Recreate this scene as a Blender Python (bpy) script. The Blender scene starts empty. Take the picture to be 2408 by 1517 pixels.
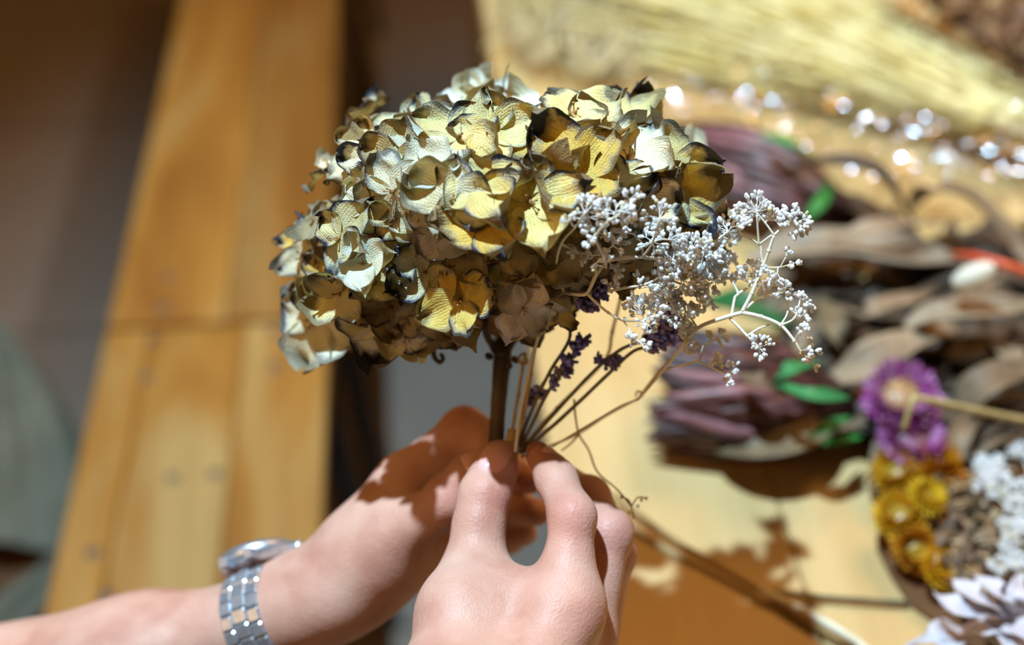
import bpy, math, random
import numpy as np
from mathutils import Vector, Matrix
random.seed(7); rng = np.random.default_rng(7)
SC = bpy.context.scene; COL = SC.collection
W, H = 2408, 1517
FPX = 50.0/36.0*W
PITCH = math.radians(38.5)
CP, SP = math.cos(PITCH), math.sin(PITCH)
CAM = Vector((0, 0, 1.33))
FW = Vector((0, CP, -SP)); UP = Vector((0, SP, CP)); RT = Vector((1, 0, 0))
TABLE_Z, BENCH_Z = 0.75, 0.45
def P(px, py, z):
    """world point seen at a pixel of the photograph at the depth z metres"""
    return CAM + RT*((px-W/2)*z/FPX) - UP*((py-H/2)*z/FPX) + FW*z
def T(px, py, hz=TABLE_Z):
    """world point of that pixel on the horizontal plane at the height hz"""
    v = py-H/2
    return P(px, py, (CAM.z-hz)*FPX/(v*CP+FPX*SP))
# ------------------------------------------------------------------ objects
def empty(name, loc, label=None, cat=None, group=None):
    o = bpy.data.objects.new(name, None); COL.objects.link(o); o.location = loc
    o.empty_display_size = 0.02
    return tag(o, label, cat, group)
def tag(o, label=None, cat=None, group=None, kind=None):
    for k, v in (('label', label), ('category', cat), ('group', group), ('kind', kind)):
        if v: o[k] = v
    return o
class MB:
    def __init__(s): s.v = []; s.f = []; s.uv = []; s.col = []; s.has_col = False
    def add(s, v, f, uv=None, col=None):
        n = len(s.v); s.v += [tuple(p) for p in v]; s.f += [tuple(i+n for i in q) for q in f]
        s.uv += list(uv) if uv is not None else [(0, 0)]*len(v)
        if col is None: col = (1, 1, 1, 1)
        if isinstance(col, tuple): col = [col]*len(v)
        s.col += list(col)
    def build(s, name, mat, parent=None, loc=None, smooth=True):
        if loc is None:
            loc = Vector((0, 0, 0))
            q = parent
            while q is not None: loc = loc+q.location; q = q.parent
            oloc = Vector((0, 0, 0))
        else: oloc = Vector(loc); loc = Vector(loc)
        me = bpy.data.meshes.new(name)
        a = np.array(s.v, dtype=np.float64)-np.array(loc)
        me.from_pydata(a.tolist(), [], s.f)
        uvl = me.uv_layers.new(name='UVMap'); uv = np.array(s.uv, dtype=np.float32)
        li = np.zeros(len(me.loops), dtype=np.int32); me.loops.foreach_get('vertex_index', li)
        uvl.data.foreach_set('uv', uv[li].ravel())
        ca = me.color_attributes.new('tint', 'FLOAT_COLOR', 'POINT')
        ca.data.foreach_set('color', np.array(s.col, dtype=np.float32).ravel())
        if smooth: me.polygons.foreach_set('use_smooth', [True]*len(me.polygons))
        if mat is not None: me.materials.append(mat)
        me.update()
        o = bpy.data.objects.new(name, me); COL.objects.link(o)
        if parent is not None: o.parent = parent
        o.location = oloc
        return o
def spline(pts, n=6):
    pts = [Vector(p) for p in pts]
    if len(pts) < 3:
        return [pts[0].lerp(pts[-1], i/n) for i in range(n+1)]
    out = []
    q = [pts[0]*2-pts[1]]+pts+[pts[-1]*2-pts[-2]]
    for i in range(1, len(q)-2):
        a, b, c, d = q[i-1:i+3]
        for k in range(n):
            t = k/n
            out.append(0.5*((2*b)+(c-a)*t+(2*a-5*b+4*c-d)*t*t+(3*b-a-3*c+d)*t**3))
    out.append(pts[-1]); return out
def lerp_list(r, n):
    if isinstance(r, (int, float)): return [r]*n
    return list(np.interp(np.linspace(0, 1, n), np.linspace(0, 1, len(r)), r))
def frame_of(t):
    a = Vector((0, 0, 1)) if abs(t.z) < 0.9 else Vector((1, 0, 0))
    x = t.cross(a).normalized(); return x, t.cross(x).normalized()
def tube(mb, pts, r, ns=8, col=(1, 1, 1, 1), jit=0.0, caps=True):
    n = len(pts); rs = lerp_list(r, n); v = []; f = []; uv = []
    for i, p in enumerate(pts):
        t = (pts[min(i+1, n-1)]-pts[max(i-1, 0)])
        t = t.normalized() if t.length > 1e-9 else Vector((0, 0, 1))
        if i == 0: x, y = frame_of(t)
        else:
            x = (x-t*x.dot(t)); x = x.normalized() if x.length > 1e-6 else frame_of(t)[0]; y = t.cross(x)
        for k in range(ns):
            a = 2*math.pi*k/ns; rr = rs[i]*(1+random.uniform(-jit, jit))
            v.append(p+x*math.cos(a)*rr+y*math.sin(a)*rr); uv.append((k/ns, i/n))
    for i in range(n-1):
        for k in range(ns):
            k2 = (k+1) % ns; f.append((i*ns+k, i*ns+k2, (i+1)*ns+k2, (i+1)*ns+k))
    if caps: f.append(tuple(range(ns-1, -1, -1))); f.append(tuple((n-1)*ns+k for k in range(ns)))
    mb.add(v, f, uv, col)
def ball(mb, c, r, axis=Vector((0, 0, 1)), stretch=1.0, nu=8, nv=6, col=(1, 1, 1, 1), lobe=0.0):
    t = axis.normalized(); x, y = frame_of(t); v = []; f = []
    ph = random.random()*6
    for j in range(nv+1):
        th = math.pi*j/nv
        for i in range(nu):
            a = 2*math.pi*i/nu; rr = r*(1+lobe*math.sin(a*3+ph)*math.sin(th))
            v.append(c+(x*math.cos(a)+y*math.sin(a))*(rr*math.sin(th))+t*(rr*stretch*math.cos(th)))
    for j in range(nv):
        for i in range(nu):
            i2 = (i+1) % nu; f.append((j*nu+i, (j+1)*nu+i, (j+1)*nu+i2, j*nu+i2))
    mb.add(v, f, None, col)
def box(mb, c, ax, ay, az, col=(1, 1, 1, 1), bev=0.0):
    """box around c with half-axis vectors; bev chamfers its vertical edges"""
    v = []; b = bev
    lx, ly = ax.length, ay.length
    ring = [(-1, -1+b/ly), (-1+b/lx, -1), (1-b/lx, -1), (1, -1+b/ly), (1, 1-b/ly), (1-b/lx, 1), (-1+b/lx, 1), (-1, 1-b/ly)] if b else [(-1, -1), (1, -1), (1, 1), (-1, 1)]
    n = len(ring); lz = az.length
    levels = [(-1, 1)]+([(1-b/lz, 1), (1, 1-b/min(lx, ly))] if b else [(1, 1)])
    for z, s in levels:
        for x, y in ring: v.append(c+ax*(x*s)+ay*(y*s)+az*z)
    f = [tuple(range(n-1, -1, -1)), tuple((len(levels)-1)*n+i for i in range(n))]
    for l in range(len(levels)-1):
        for i in range(n): f.append((l*n+i, l*n+(i+1) % n, (l+1)*n+(i+1) % n, (l+1)*n+i))
    mb.add(v, f, None, col)
# ------------------------------------------------------------------ materials
def mat_new(name):
    m = bpy.data.materials.new(name); m.use_nodes = True; nt = m.node_tree
    b = nt.nodes['Principled BSDF']; return m, nt, b, nt.nodes['Material Output']
def node(nt, t, **kw):
    n = nt.nodes.new(t)
    for k, v in kw.items():
        if k.startswith('_'): setattr(n, k[1:], v)
        else: n.inputs[k.replace('__', ' ')].default_value = v
    return n
def ramp(nt, stops, src=None):
    r = nt.nodes.new('ShaderNodeValToRGB'); e = r.color_ramp.elements
    while len(e) < len(stops): e.new(0.5)
    for i, (p, c) in enumerate(stops): e[i].position = p; e[i].color = tuple(c)+(1,)*(4-len(c))
    if src is not None: nt.links.new(src, r.inputs['Fac'])
    return r
def srgb(r, g, b):
    f = lambda x: ((x/255+0.055)/1.055)**2.4 if x > 10 else x/255/12.92
    return (f(r), f(g), f(b), 1)
def mix(nt, fac, a, b, mode='MIX'):
    m = nt.nodes.new('ShaderNodeMix'); m.data_type = 'RGBA'; m.blend_type = mode
    for s, v in ((m.inputs[0], fac), (m.inputs[6], a), (m.inputs[7], b)):
        if hasattr(v, 'is_output'): nt.links.new(v, s)
        else: s.default_value = v
    return m.outputs[2]
def simple(name, c, rough=0.6, c2=None, scale=30, metal=0.0, bump=0.0, spec=0.5, stretch=None, tintmul=True):
    m, nt, b, out = mat_new(name); L = nt.links.new
    tc = node(nt, 'ShaderNodeTexCoord'); mp = node(nt, 'ShaderNodeMapping'); L(tc.outputs['Object'], mp.inputs[0])
    if stretch: mp.inputs['Scale'].default_value = stretch
    nz = node(nt, 'ShaderNodeTexNoise', Scale=scale, Detail=5); L(mp.outputs[0], nz.inputs['Vector'])
    r = ramp(nt, [(0.35, c), (0.68, c2 or c)], nz.outputs['Fac']); col = r.outputs['Color']
    if tintmul:
        at = node(nt, 'ShaderNodeAttribute', _attribute_name='tint'); col = mix(nt, 1.0, col, at.outputs['Color'], 'MULTIPLY')
    L(col, b.inputs['Base Color'])
    b.inputs['Roughness'].default_value = rough; b.inputs['Metallic'].default_value = metal
    b.inputs['Specular IOR Level'].default_value = spec
    if bump:
        bp = node(nt, 'ShaderNodeBump', Strength=0.5, Distance=bump); L(nz.outputs['Fac'], bp.inputs['Height']); L(bp.outputs[0], b.inputs['Normal'])
    return m
GR = math.atan2(-(850-1204), 1)  # placeholder, set below
_d = (RT*(850-W/2)-UP*(-1900-H/2)+FW*FPX); DIR = Vector((_d.x, _d.y, 0)).normalized(); SIDE = Vector((DIR.y, -DIR.x, 0))
YAW = math.atan2(-DIR.x, DIR.y)
def wood(name, pale, mid, dark, rough=0.45, streak=1.0):
    m, nt, b, out = mat_new(name); L = nt.links.new
    tc = node(nt, 'ShaderNodeTexCoord'); at = node(nt, 'ShaderNodeAttribute', _attribute_name='tint')
    mp = node(nt, 'ShaderNodeMapping'); mp.inputs['Rotation'].default_value = (0, 0, -YAW); L(tc.outputs['Object'], mp.inputs[0])
    off = node(nt, 'ShaderNodeVectorMath', _operation='MULTIPLY_ADD'); L(at.outputs['Color'], off.inputs[0]); off.inputs[1].default_value = (7, 31, 3); L(mp.outputs[0], off.inputs[2])
    sc = node(nt, 'ShaderNodeMapping'); sc.inputs['Scale'].default_value = (1, 0.06, 1); L(off.outputs[0], sc.inputs[0])
    n1 = node(nt, 'ShaderNodeTexNoise', Scale=45, Detail=6, Distortion=0.6); L(sc.outputs[0], n1.inputs['Vector'])
    sc2 = node(nt, 'ShaderNodeMapping'); sc2.inputs['Scale'].default_value = (1, 0.22, 1); L(off.outputs[0], sc2.inputs[0])
    n2 = node(nt, 'ShaderNodeTexNoise', Scale=11, Detail=3, Distortion=0.8); L(sc2.outputs[0], n2.inputs['Vector'])
    r1 = ramp(nt, [(0.25, dark), (0.5, mid), (0.72, pale)], n2.outputs['Fac'])
    r2 = ramp(nt, [(0.3, (0.72*1, 0.66, 0.58)), (0.62, (1, 1, 1))], n1.outputs['Fac'])
    c = mix(nt, 0.8*streak, r1.outputs['Color'], r2.outputs['Color'], 'MULTIPLY')
    sep = node(nt, 'ShaderNodeSeparateColor'); L(at.outputs['Color'], sep.inputs[0])
    r3 = ramp(nt, [(0.0, (0.62, 0.52, 0.42)), (0.5, (0.95, 0.93, 0.9)), (1.0, (1.1, 1.1, 1.12))], sep.outputs[0])
    c = mix(nt, 1.0, c, r3.outputs['Color'], 'MULTIPLY')
    L(c, b.inputs['Base Color']); b.inputs['Roughness'].default_value = rough
    bp = node(nt, 'ShaderNodeBump', Strength=0.3, Distance=0.0006); L(n1.outputs['Fac'], bp.inputs['Height']); L(bp.outputs[0], b.inputs['Normal'])
    return m
M = {}
M['table'] = wood('table_pine', srgb(212, 186, 134), srgb(204, 174, 118), srgb(192, 156, 98), 0.5, 0.6)
M['bench'] = wood('bench_pine', srgb(172, 144, 88), srgb(160, 114, 46), srgb(134, 86, 30), 0.5, 0.8)
M['metal_black'] = simple('black_metal', srgb(22, 24, 26), 0.5, srgb(34, 34, 34))
M['screw'] = simple('screw_steel', srgb(92, 84, 78), 0.5, srgb(120, 110, 98), metal=0.4)
# floor
m, nt, b, out = mat_new('floor_tiles'); L = nt.links.new
tc = node(nt, 'ShaderNodeTexCoord'); nz = node(nt, 'ShaderNodeTexNoise', Scale=3, Detail=6); L(tc.outputs['Object'], nz.inputs['Vector'])
mp = node(nt, 'ShaderNodeMapping'); mp.inputs['Rotation'].default_value = (0, 0, -YAW); mp.inputs['Location'].default_value = (0.17, 0.1, 0); L(tc.outputs['Object'], mp.inputs[0])
br = node(nt, 'ShaderNodeTexBrick', Scale=1.0, Mortar__Size=0.006, Brick__Width=0.9, Row__Height=0.6); br.offset = 0.0
L(mp.outputs[0], br.inputs['Vector'])
br.inputs['Color1'].default_value = srgb(146, 134, 120); br.inputs['Color2'].default_value = srgb(140, 128, 115); br.inputs['Mortar'].default_value = srgb(112, 102, 92)
r = ramp(nt, [(0.3, (0.86, 0.86, 0.86)), (0.7, (1, 1, 1))], nz.outputs['Fac'])
L(mix(nt, 1.0, br.outputs['Color'], r.outputs['Color'], 'MULTIPLY'), b.inputs['Base Color']); b.inputs['Roughness'].default_value = 0.55
M['floor'] = m
# skin
m, nt, b, out = mat_new('skin'); L = nt.links.new
tc = node(nt, 'ShaderNodeTexCoord'); nz = node(nt, 'ShaderNodeTexNoise', Scale=38, Detail=4); L(tc.outputs['Object'], nz.inputs['Vector'])
r = ramp(nt, [(0.3, srgb(186, 132, 112)), (0.5, srgb(204, 156, 136)), (0.72, srgb(214, 172, 152))], nz.outputs['Fac'])
at = node(nt, 'ShaderNodeAttribute', _attribute_name='tint')
L(mix(nt, 1.0, r.outputs['Color'], at.outputs['Color'], 'MULTIPLY'), b.inputs['Base Color'])
b.inputs['Roughness'].default_value = 0.5; b.inputs['Specular IOR Level'].default_value = .35; b.inputs['Subsurface Weight'].default_value = 0.25
b.inputs['Subsurface Radius'].default_value = (1.0, 0.35, 0.2); b.inputs['Subsurface Scale'].default_value = 0.005
n2 = node(nt, 'ShaderNodeTexVoronoi', Scale=900); L(tc.outputs['Object'], n2.inputs['Vector'])
n3 = node(nt, 'ShaderNodeTexNoise', Scale=420, Detail=4); L(tc.outputs['Object'], n3.inputs['Vector'])
ad = node(nt, 'ShaderNodeMath', _operation='ADD'); L(n2.outputs['Distance'], ad.inputs[0]); L(n3.outputs['Fac'], ad.inputs[1])
bp = node(nt, 'ShaderNodeBump', Strength=0.28, Distance=0.0005); L(ad.outputs[0], bp.inputs['Height']); L(bp.outputs[0], b.inputs['Normal'])
M['skin'] = m
M['nail'] = simple('nail', srgb(238, 178, 170), 0.22, srgb(244, 190, 184), spec=0.7)
M['steel'] = simple('watch_steel', srgb(206, 212, 220), 0.36, srgb(184, 190, 200), metal=.8, scale=200)
M['steel_dark'] = simple('watch_dark', srgb(40, 42, 44), 0.3, srgb(60, 60, 60), metal=0.6)
M['shirt'] = simple('shirt_cloth', srgb(96, 104, 92), 0.9, srgb(112, 118, 104), scale=300)
# hydrangea petals: uv = (across, along); tint rgb = base, alpha = how strongly the rim is stained
def petal_mat():
    m, nt, b, out = mat_new('hydrangea_petal'); L = nt.links.new
    at = node(nt, 'ShaderNodeAttribute', _attribute_name='tint'); uv = node(nt, 'ShaderNodeUVMap')
    sx = node(nt, 'ShaderNodeSeparateXYZ'); L(uv.outputs[0], sx.inputs[0])
    tc = node(nt, 'ShaderNodeTexCoord')
    n1 = node(nt, 'ShaderNodeTexNoise', Scale=420, Detail=5, Roughness=0.65); L(tc.outputs['Object'], n1.inputs['Vector'])
    n2 = node(nt, 'ShaderNodeTexNoise', Scale=110, Detail=3); L(tc.outputs['Object'], n2.inputs['Vector'])
    # rim distance
    def math_(op, a, c=None, clamp=False):
        n = node(nt, 'ShaderNodeMath', _operation=op); n.use_clamp = clamp
        for i, s in enumerate((a, c)):
            if s is None: continue
            if hasattr(s, 'is_output'): L(s, n.inputs[i])
            else: n.inputs[i].default_value = s
        return n.outputs[0]
    ax = math_('ABSOLUTE', sx.outputs[0]); ax4 = math_('POWER', ax, 3.5); axv = math_('MULTIPLY', ax4, math_('POWER', sx.outputs[1], 0.6))
    v5 = math_('POWER', sx.outputs[1], 4.0)
    rim = math_('MAXIMUM', axv, v5)
    nn = math_('SUBTRACT', math_('ADD', math_('MULTIPLY', n1.outputs['Fac'], 0.55), math_('MULTIPLY', n2.outputs['Fac'], 0.9)), 0.72)
    rim = math_('ADD', rim, math_('MULTIPLY', nn, 0.9))
    rm = ramp(nt, [(0.14, (0, 0, 0)), (0.52, (1, 1, 1))], rim)
    fac = math_('MULTIPLY', rm.outputs['Color'], at.outputs['Alpha'], True)
    # veins: fan lines in u, thinned towards the rim
    wv = math_('ADD', math_('MULTIPLY', sx.outputs[0], 26.0), math_('MULTIPLY', n2.outputs['Fac'], 7.0))
    vein = math_('POWER', math_('ABSOLUTE', math_('SINE', wv)), 0.35)
    veinc = ramp(nt, [(0.0, (0.84, 0.80, 0.68)), (0.75, (1, 1, 1))], vein)
    vo = node(nt, 'ShaderNodeTexVoronoi', Scale=950, _feature='DISTANCE_TO_EDGE'); L(tc.outputs['Object'], vo.inputs['Vector'])
    base = mix(nt, 1.0, at.outputs['Color'], veinc.outputs['Color'], 'MULTIPLY')
    mott = ramp(nt, [(0.32, (0.86, 0.80, 0.6)), (0.55, (1.05, 1.05, 1.05))], n2.outputs['Fac'])
    base = mix(nt, 0.5, base, mott.outputs['Color'], 'MULTIPLY')
    rimc = ramp(nt, [(0.0, srgb(140, 152, 168)), (0.45, srgb(96, 114, 150)), (0.8, srgb(62, 72, 98)), (1.0, srgb(44, 46, 60))], rm.outputs['Color'])
    c = mix(nt, fac, base, rimc.outputs['Color'])
    geo = node(nt, 'ShaderNodeNewGeometry')
    back = mix(nt, 0.55, c, srgb(170, 150, 112))
    c = mix(nt, geo.outputs['Backfacing'], c, back)
    L(c, b.inputs['Base Color']); b.inputs['Roughness'].default_value = 0.55; b.inputs['Specular IOR Level'].default_value = 0.35
    bp = node(nt, 'ShaderNodeBump', Strength=0.55, Distance=0.0007)
    hh = math_('ADD', math_('MULTIPLY', vein, 0.6), math_('MULTIPLY', vo.outputs['Distance'], 1.2)); hh = math_('ADD', hh, math_('MULTIPLY', n1.outputs['Fac'], 0.8))
    L(hh, bp.inputs['Height']); L(bp.outputs[0], b.inputs['Normal'])
    tr = node(nt, 'ShaderNodeBsdfTranslucent'); tcol = mix(nt, 1.0, c, srgb(255, 232, 150), 'MULTIPLY'); L(tcol, tr.inputs['Color']); L(bp.outputs[0], tr.inputs['Normal'])
    ms = node(nt, 'ShaderNodeMixShader'); ms.inputs[0].default_value = 0.28
    L(b.outputs[0], ms.inputs[1]); L(tr.outputs[0], ms.inputs[2]); L(ms.outputs[0], out.inputs['Surface'])
    return m
M['petal'] = petal_mat()
M['pedicel'] = simple('pedicel', srgb(150, 116, 78), 0.6, srgb(176, 146, 100), scale=200)
M['hstem'] = simple('hydrangea_stem', srgb(70, 58, 46), 0.7, srgb(98, 82, 64), scale=120, bump=0.001, stretch=(1, 1, 0.3))
def translucent(name, c, c2, scale=60, rough=0.6, tw=0.25, stretch=None, bump=0.0):
    m = simple(name, c, rough, c2, scale, stretch=stretch, bump=bump); nt = m.node_tree; L = nt.links.new
    b = nt.nodes['Principled BSDF']; out = nt.nodes['Material Output']
    tr = node(nt, 'ShaderNodeBsdfTranslucent'); L(b.inputs['Base Color'].links[0].from_socket, tr.inputs['Color'])
    ms = node(nt, 'ShaderNodeMixShader'); ms.inputs[0].default_value = tw
    L(b.outputs[0], ms.inputs[1]); L(tr.outputs[0], ms.inputs[2]); L(ms.outputs[0], out.inputs['Surface']); return m
M['bud'] = translucent('white_bud', srgb(240, 240, 238), srgb(250, 250, 248), 300, tw=.4)
M['bb_stem'] = simple('white_stem', srgb(214, 206, 178), 0.6, srgb(230, 226, 208), scale=90)
M['twig'] = simple('pale_twig', srgb(178, 156, 106), 0.6, srgb(198, 178, 128), scale=90)
M['lav_stem'] = simple('lavender_stem', srgb(112, 104, 82), 0.7, srgb(134, 124, 98), scale=90)
M['lav'] = simple('lavender_calyx', srgb(108, 104, 150), 0.75, srgb(148, 146, 210), scale=500, bump=0.0006)
M['lav_blue'] = simple('lavender_corolla', srgb(82, 92, 190), 0.6, srgb(118, 126, 214), scale=400)
M['leaf_brown'] = translucent('dried_leaf', srgb(112, 94, 74), srgb(150, 132, 110), 35, 0.55, 0.12, bump=0.002)
M['leaf_green'] = translucent('green_leaf', srgb(52, 128, 74), srgb(84, 160, 92), 20, 0.5, 0.15)
M['protea'] = simple('protea_bract', srgb(66, 42, 38), 0.40, srgb(98, 68, 66), scale=60, bump=0.001)
M['straw'] = translucent('strawflower_bract', srgb(236, 236, 236), srgb(255, 255, 255), 90, 0.35, 0.2)
M['grass'] = translucent('plume_grass', srgb(246, 238, 190), srgb(252, 248, 226), 25, 0.6, 0.45)
M['white_leaf'] = translucent('bleached_leaf', srgb(214, 206, 214), srgb(232, 228, 234), 60, 0.5, 0.2, bump=0.001)
M['shade_brown'] = simple('shade_sheet', srgb(98, 60, 26), 0.8, srgb(116, 74, 34), scale=20)  # flat dark brown that paints shade onto the table
M['cloth'] = simple('green_cloth', srgb(92, 96, 82), 0.9, srgb(106, 110, 96), scale=20)
M['darkwood'] = simple('dark_wood', srgb(84, 56, 28), 0.6, srgb(104, 70, 36), scale=30)
# clear wrap
m, nt, b, out = mat_new('clear_wrap'); L = nt.links.new
tc = node(nt, 'ShaderNodeTexCoord')
gl = node(nt, 'ShaderNodeBsdfGlossy', Roughness=0.13); gl.inputs['Color'].default_value = (1, 1, 1, 1)
tr = node(nt, 'ShaderNodeBsdfTransparent'); tr.inputs['Color'].default_value = (0.98, 0.98, 0.97, 1)
lw = node(nt, 'ShaderNodeLayerWeight', Blend=0.25); ms = node(nt, 'ShaderNodeMixShader')
nz = node(nt, 'ShaderNodeTexNoise', Scale=45, Detail=3); L(tc.outputs['Object'], nz.inputs['Vector'])
bp = node(nt, 'ShaderNodeBump', Strength=0.15, Distance=0.002); L(nz.outputs['Fac'], bp.inputs['Height']); L(bp.outputs[0], gl.inputs['Normal'])
mr = node(nt, 'ShaderNodeMapRange'); mr.inputs['To Min'].default_value = 0.24; mr.inputs['To Max'].default_value = 0.5; L(lw.outputs['Fresnel'], mr.inputs[0])
L(mr.outputs[0], ms.inputs[0]); L(tr.outputs[0], ms.inputs[1]); L(gl.outputs[0], ms.inputs[2]); L(ms.outputs[0], out.inputs['Surface'])
M['wrap'] = m
# ------------------------------------------------------------------ the setting
mb = MB(); s = 3.2
mb.add([(-s, -1.6, 0), (s, -1.6, 0), (s, 4.4, 0), (-s, 4.4, 0)], [(0, 1, 2, 3)])
tag(mb.build('floor', M['floor'], loc=(0, 0, 0), smooth=False), kind='structure')
M['wall'] = simple('plaster', srgb(190, 176, 158), 0.8, srgb(198, 186, 168), scale=4)
def wall(name, a, b_, h=2.7):
    mb = MB(); a = Vector(a); b_ = Vector(b_); z = Vector((0, 0, h)); n = (b_-a).cross(z).normalized()*0.05
    box(mb, (a+b_)/2+z/2+n, (b_-a)/2, n, z/2)
    tag(mb.build(name, M['wall'], loc=(a+b_)/2, smooth=False), kind='structure')
wall('wall_back', (s, 4.4, 0), (-s, 4.4, 0)); wall('wall_left', (-s, 4.4, 0), (-s, -1.6, 0))
wall('wall_right', (s, -1.6, 0), (s, 4.4, 0)); wall('wall_front', (-s, -1.6, 0), (s, -1.6, 0))
mb = MB(); box(mb, Vector((0, 1.4, 2.75)), Vector((s, 0, 0)), Vector((0, 3, 0)), Vector((0, 0, 0.05)))
tag(mb.build('ceiling', M['wall'], loc=(0, 1.4, 2.7), smooth=False), kind='structure')
# ------------------------------------------------------------------ work table
def uvw(a, t): return a.dot(SIDE), a.dot(DIR)
e0 = T(1304, 1000); e1 = T(1118, 0)
xe = (e0.dot(SIDE)+e1.dot(SIDE))/2
y0, y1 = 0.02, 2.2
tw = 1.0; nb = 8
tbl = empty('work_table', (SIDE*(xe+tw/2)+DIR*1.0).to_tuple()[:2]+(0,), 'long pine work table on the right, strewn with dried flowers', 'table')
mb = MB(); bw = tw/nb
for i in range(nb):
    cx = xe+bw*(i+0.5)
    box(mb, SIDE*cx+DIR*((y0+y1)/2)+Vector((0, 0, TABLE_Z-0.016)), SIDE*(bw/2-0.0004), DIR*((y1-y0)/2), Vector((0, 0, 0.016)), col=(random.uniform(.55, .95), random.random(), random.random(), 1), bev=0.0012)
mb.build('tabletop', M['table'], tbl, smooth=False)
for a in (0, 1):
    mb = MB(); cx = xe+0.05+a*(tw-0.10)
    box(mb, SIDE*cx+DIR*((y0+y1)/2)+Vector((0, 0, TABLE_Z-0.075)), SIDE*0.012, DIR*((y1-y0)/2-0.12), Vector((0, 0, 0.04)), col=(.2, .3, .4, 1))
    mb.build('apron', M['bench'], tbl, smooth=False)
    for c in (0, 1):
        mb = MB(); cy = y0+0.1+c*(y1-y0-0.2)
        box(mb, SIDE*(cx+(0.02 if a == 0 else -.02))+DIR*cy+Vector((0, 0, (TABLE_Z-0.036)/2+.002)), SIDE*0.03, DIR*0.03, Vector((0, 0, (TABLE_Z-0.036)/2-.002)), col=(.3, c, a, 1), bev=0.003)
        mb.build('leg', M['bench'], tbl, smooth=False)
# ------------------------------------------------------------------ benches
bl0, bl1 = T(430, 0, BENCH_Z), T(90, 1450, BENCH_Z); br0, br1 = T(800, 0, BENCH_Z), T(742, 1450, BENCH_Z)
bl = (bl0.dot(SIDE)+bl1.dot(SIDE))/2; brr = (br0.dot(SIDE)+br1.dot(SIDE))/2
yj = T(500, 757, BENCH_Z).dot(DIR)
def bench(y0, y1, splits, tints, label, screws, black):
    root = empty('wooden_bench', (SIDE*((bl+brr)/2)+DIR*((y0+y1)/2)).to_tuple()[:2]+(0,), label, 'bench', 'pine benches with black metal legs')
    sp = [bl]+[bl+(brr-bl)*q for q in splits]+[brr]
    for i in range(len(sp)-1):
        mb = MB(); w = sp[i+1]-sp[i]
        box(mb, SIDE*((sp[i]+sp[i+1])/2)+DIR*((y0+y1)/2)+Vector((0, 0, BENCH_Z-0.015)), SIDE*(w/2-0.0005), DIR*((y1-y0)/2), Vector((0, 0, 0.015)), col=tints[i], bev=0.002)
        mb.build('plank', M['bench'], root, smooth=False)
    for (px, py) in screws:
        mb = MB(); p = T(px, py, BENCH_Z); ball(mb, p, 0.0062, stretch=0.22, nu=12, nv=6); mb.build('screw', M['screw'], root)
    for yy, o in ((y0+0.16, -1), (y1-0.10, 1)):
        mb = MB(); c = SIDE*((bl+brr)/2)+DIR*yy+Vector((0, 0, BENCH_Z-0.042)); box(mb, c, SIDE*((brr-bl)/2-0.004), DIR*0.035, Vector((0, 0, 0.0115)), col=(.1, .5, .5, 1)); mb.build('crossbar', M['bench'], root, smooth=False)
        for s_, xx in ((-1, bl+0.012), (1, brr-0.006)):
            mb = MB(); a = SIDE*xx+DIR*yy+Vector((0, 0, BENCH_Z-0.05)); bb = SIDE*(xx+s_*0.045)+DIR*(yy-o*(-0.08))+Vector((0, 0, 0.012))
            tube(mb, spline([a, a.lerp(bb, .5), bb], 3), 0.011, 8); mb.build('leg', M['metal_black'], root)
    return root
bench(yj+0.004, yj+1.5, [0.53], [(.8, .2, .3, 1), (.16, .7, .1, 1)],
      'far pine bench whose right plank is darker brown than its left', [(395, 650), (384, 722)], 0)
bench(yj-1.25, yj-0.004, [0.2, 0.62], [(.92, .1, .6, 1), (.6, .5, .2, 1), (.7, .9, .8, 1)],
      'near pine bench with screw heads, behind the watch wrist',
      [(360, 800), (345, 886), (648, 778), (645, 862), (407, 1124), (505, 1115), (220, 1300), (250, 1400)], 0)
# black steel tube of the bench frame seen beside the benches
fr = empty('metal_floor_rack', T(850, 250, 0.0), 'slim black metal rail running on the floor between bench and table', 'rack')
mb = MB(); tube(mb, spline([T(812, -120, .10), T(833, 60, .11), T(868, 310, .11), T(880, 520, .09)], 5), 0.017, 8); mb.build('rail', M['metal_black'], fr)
mb = MB(); tube(mb, spline([T(775, 940, .16), T(792, 1070, .16), T(828, 1210, .15), T(850, 1300, .14)], 5), [0.012, .017, .016, .014], 8); mb.build('rail', M['metal_black'], fr)
mb = MB(); tube(mb, spline([T(880, 520, .09), T(830, 740, .10), T(775, 940, .16)], 5), 0.005, 8); mb.build('joining_rail', M['metal_black'], fr)
for q in ((868, 310), (828, 1210)):
    mb = MB(); p = T(*q, .12); tube(mb, [p, Vector((p.x, p.y, 0.001))], 0.009, 8); mb.build('foot', M['metal_black'], fr)
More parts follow.
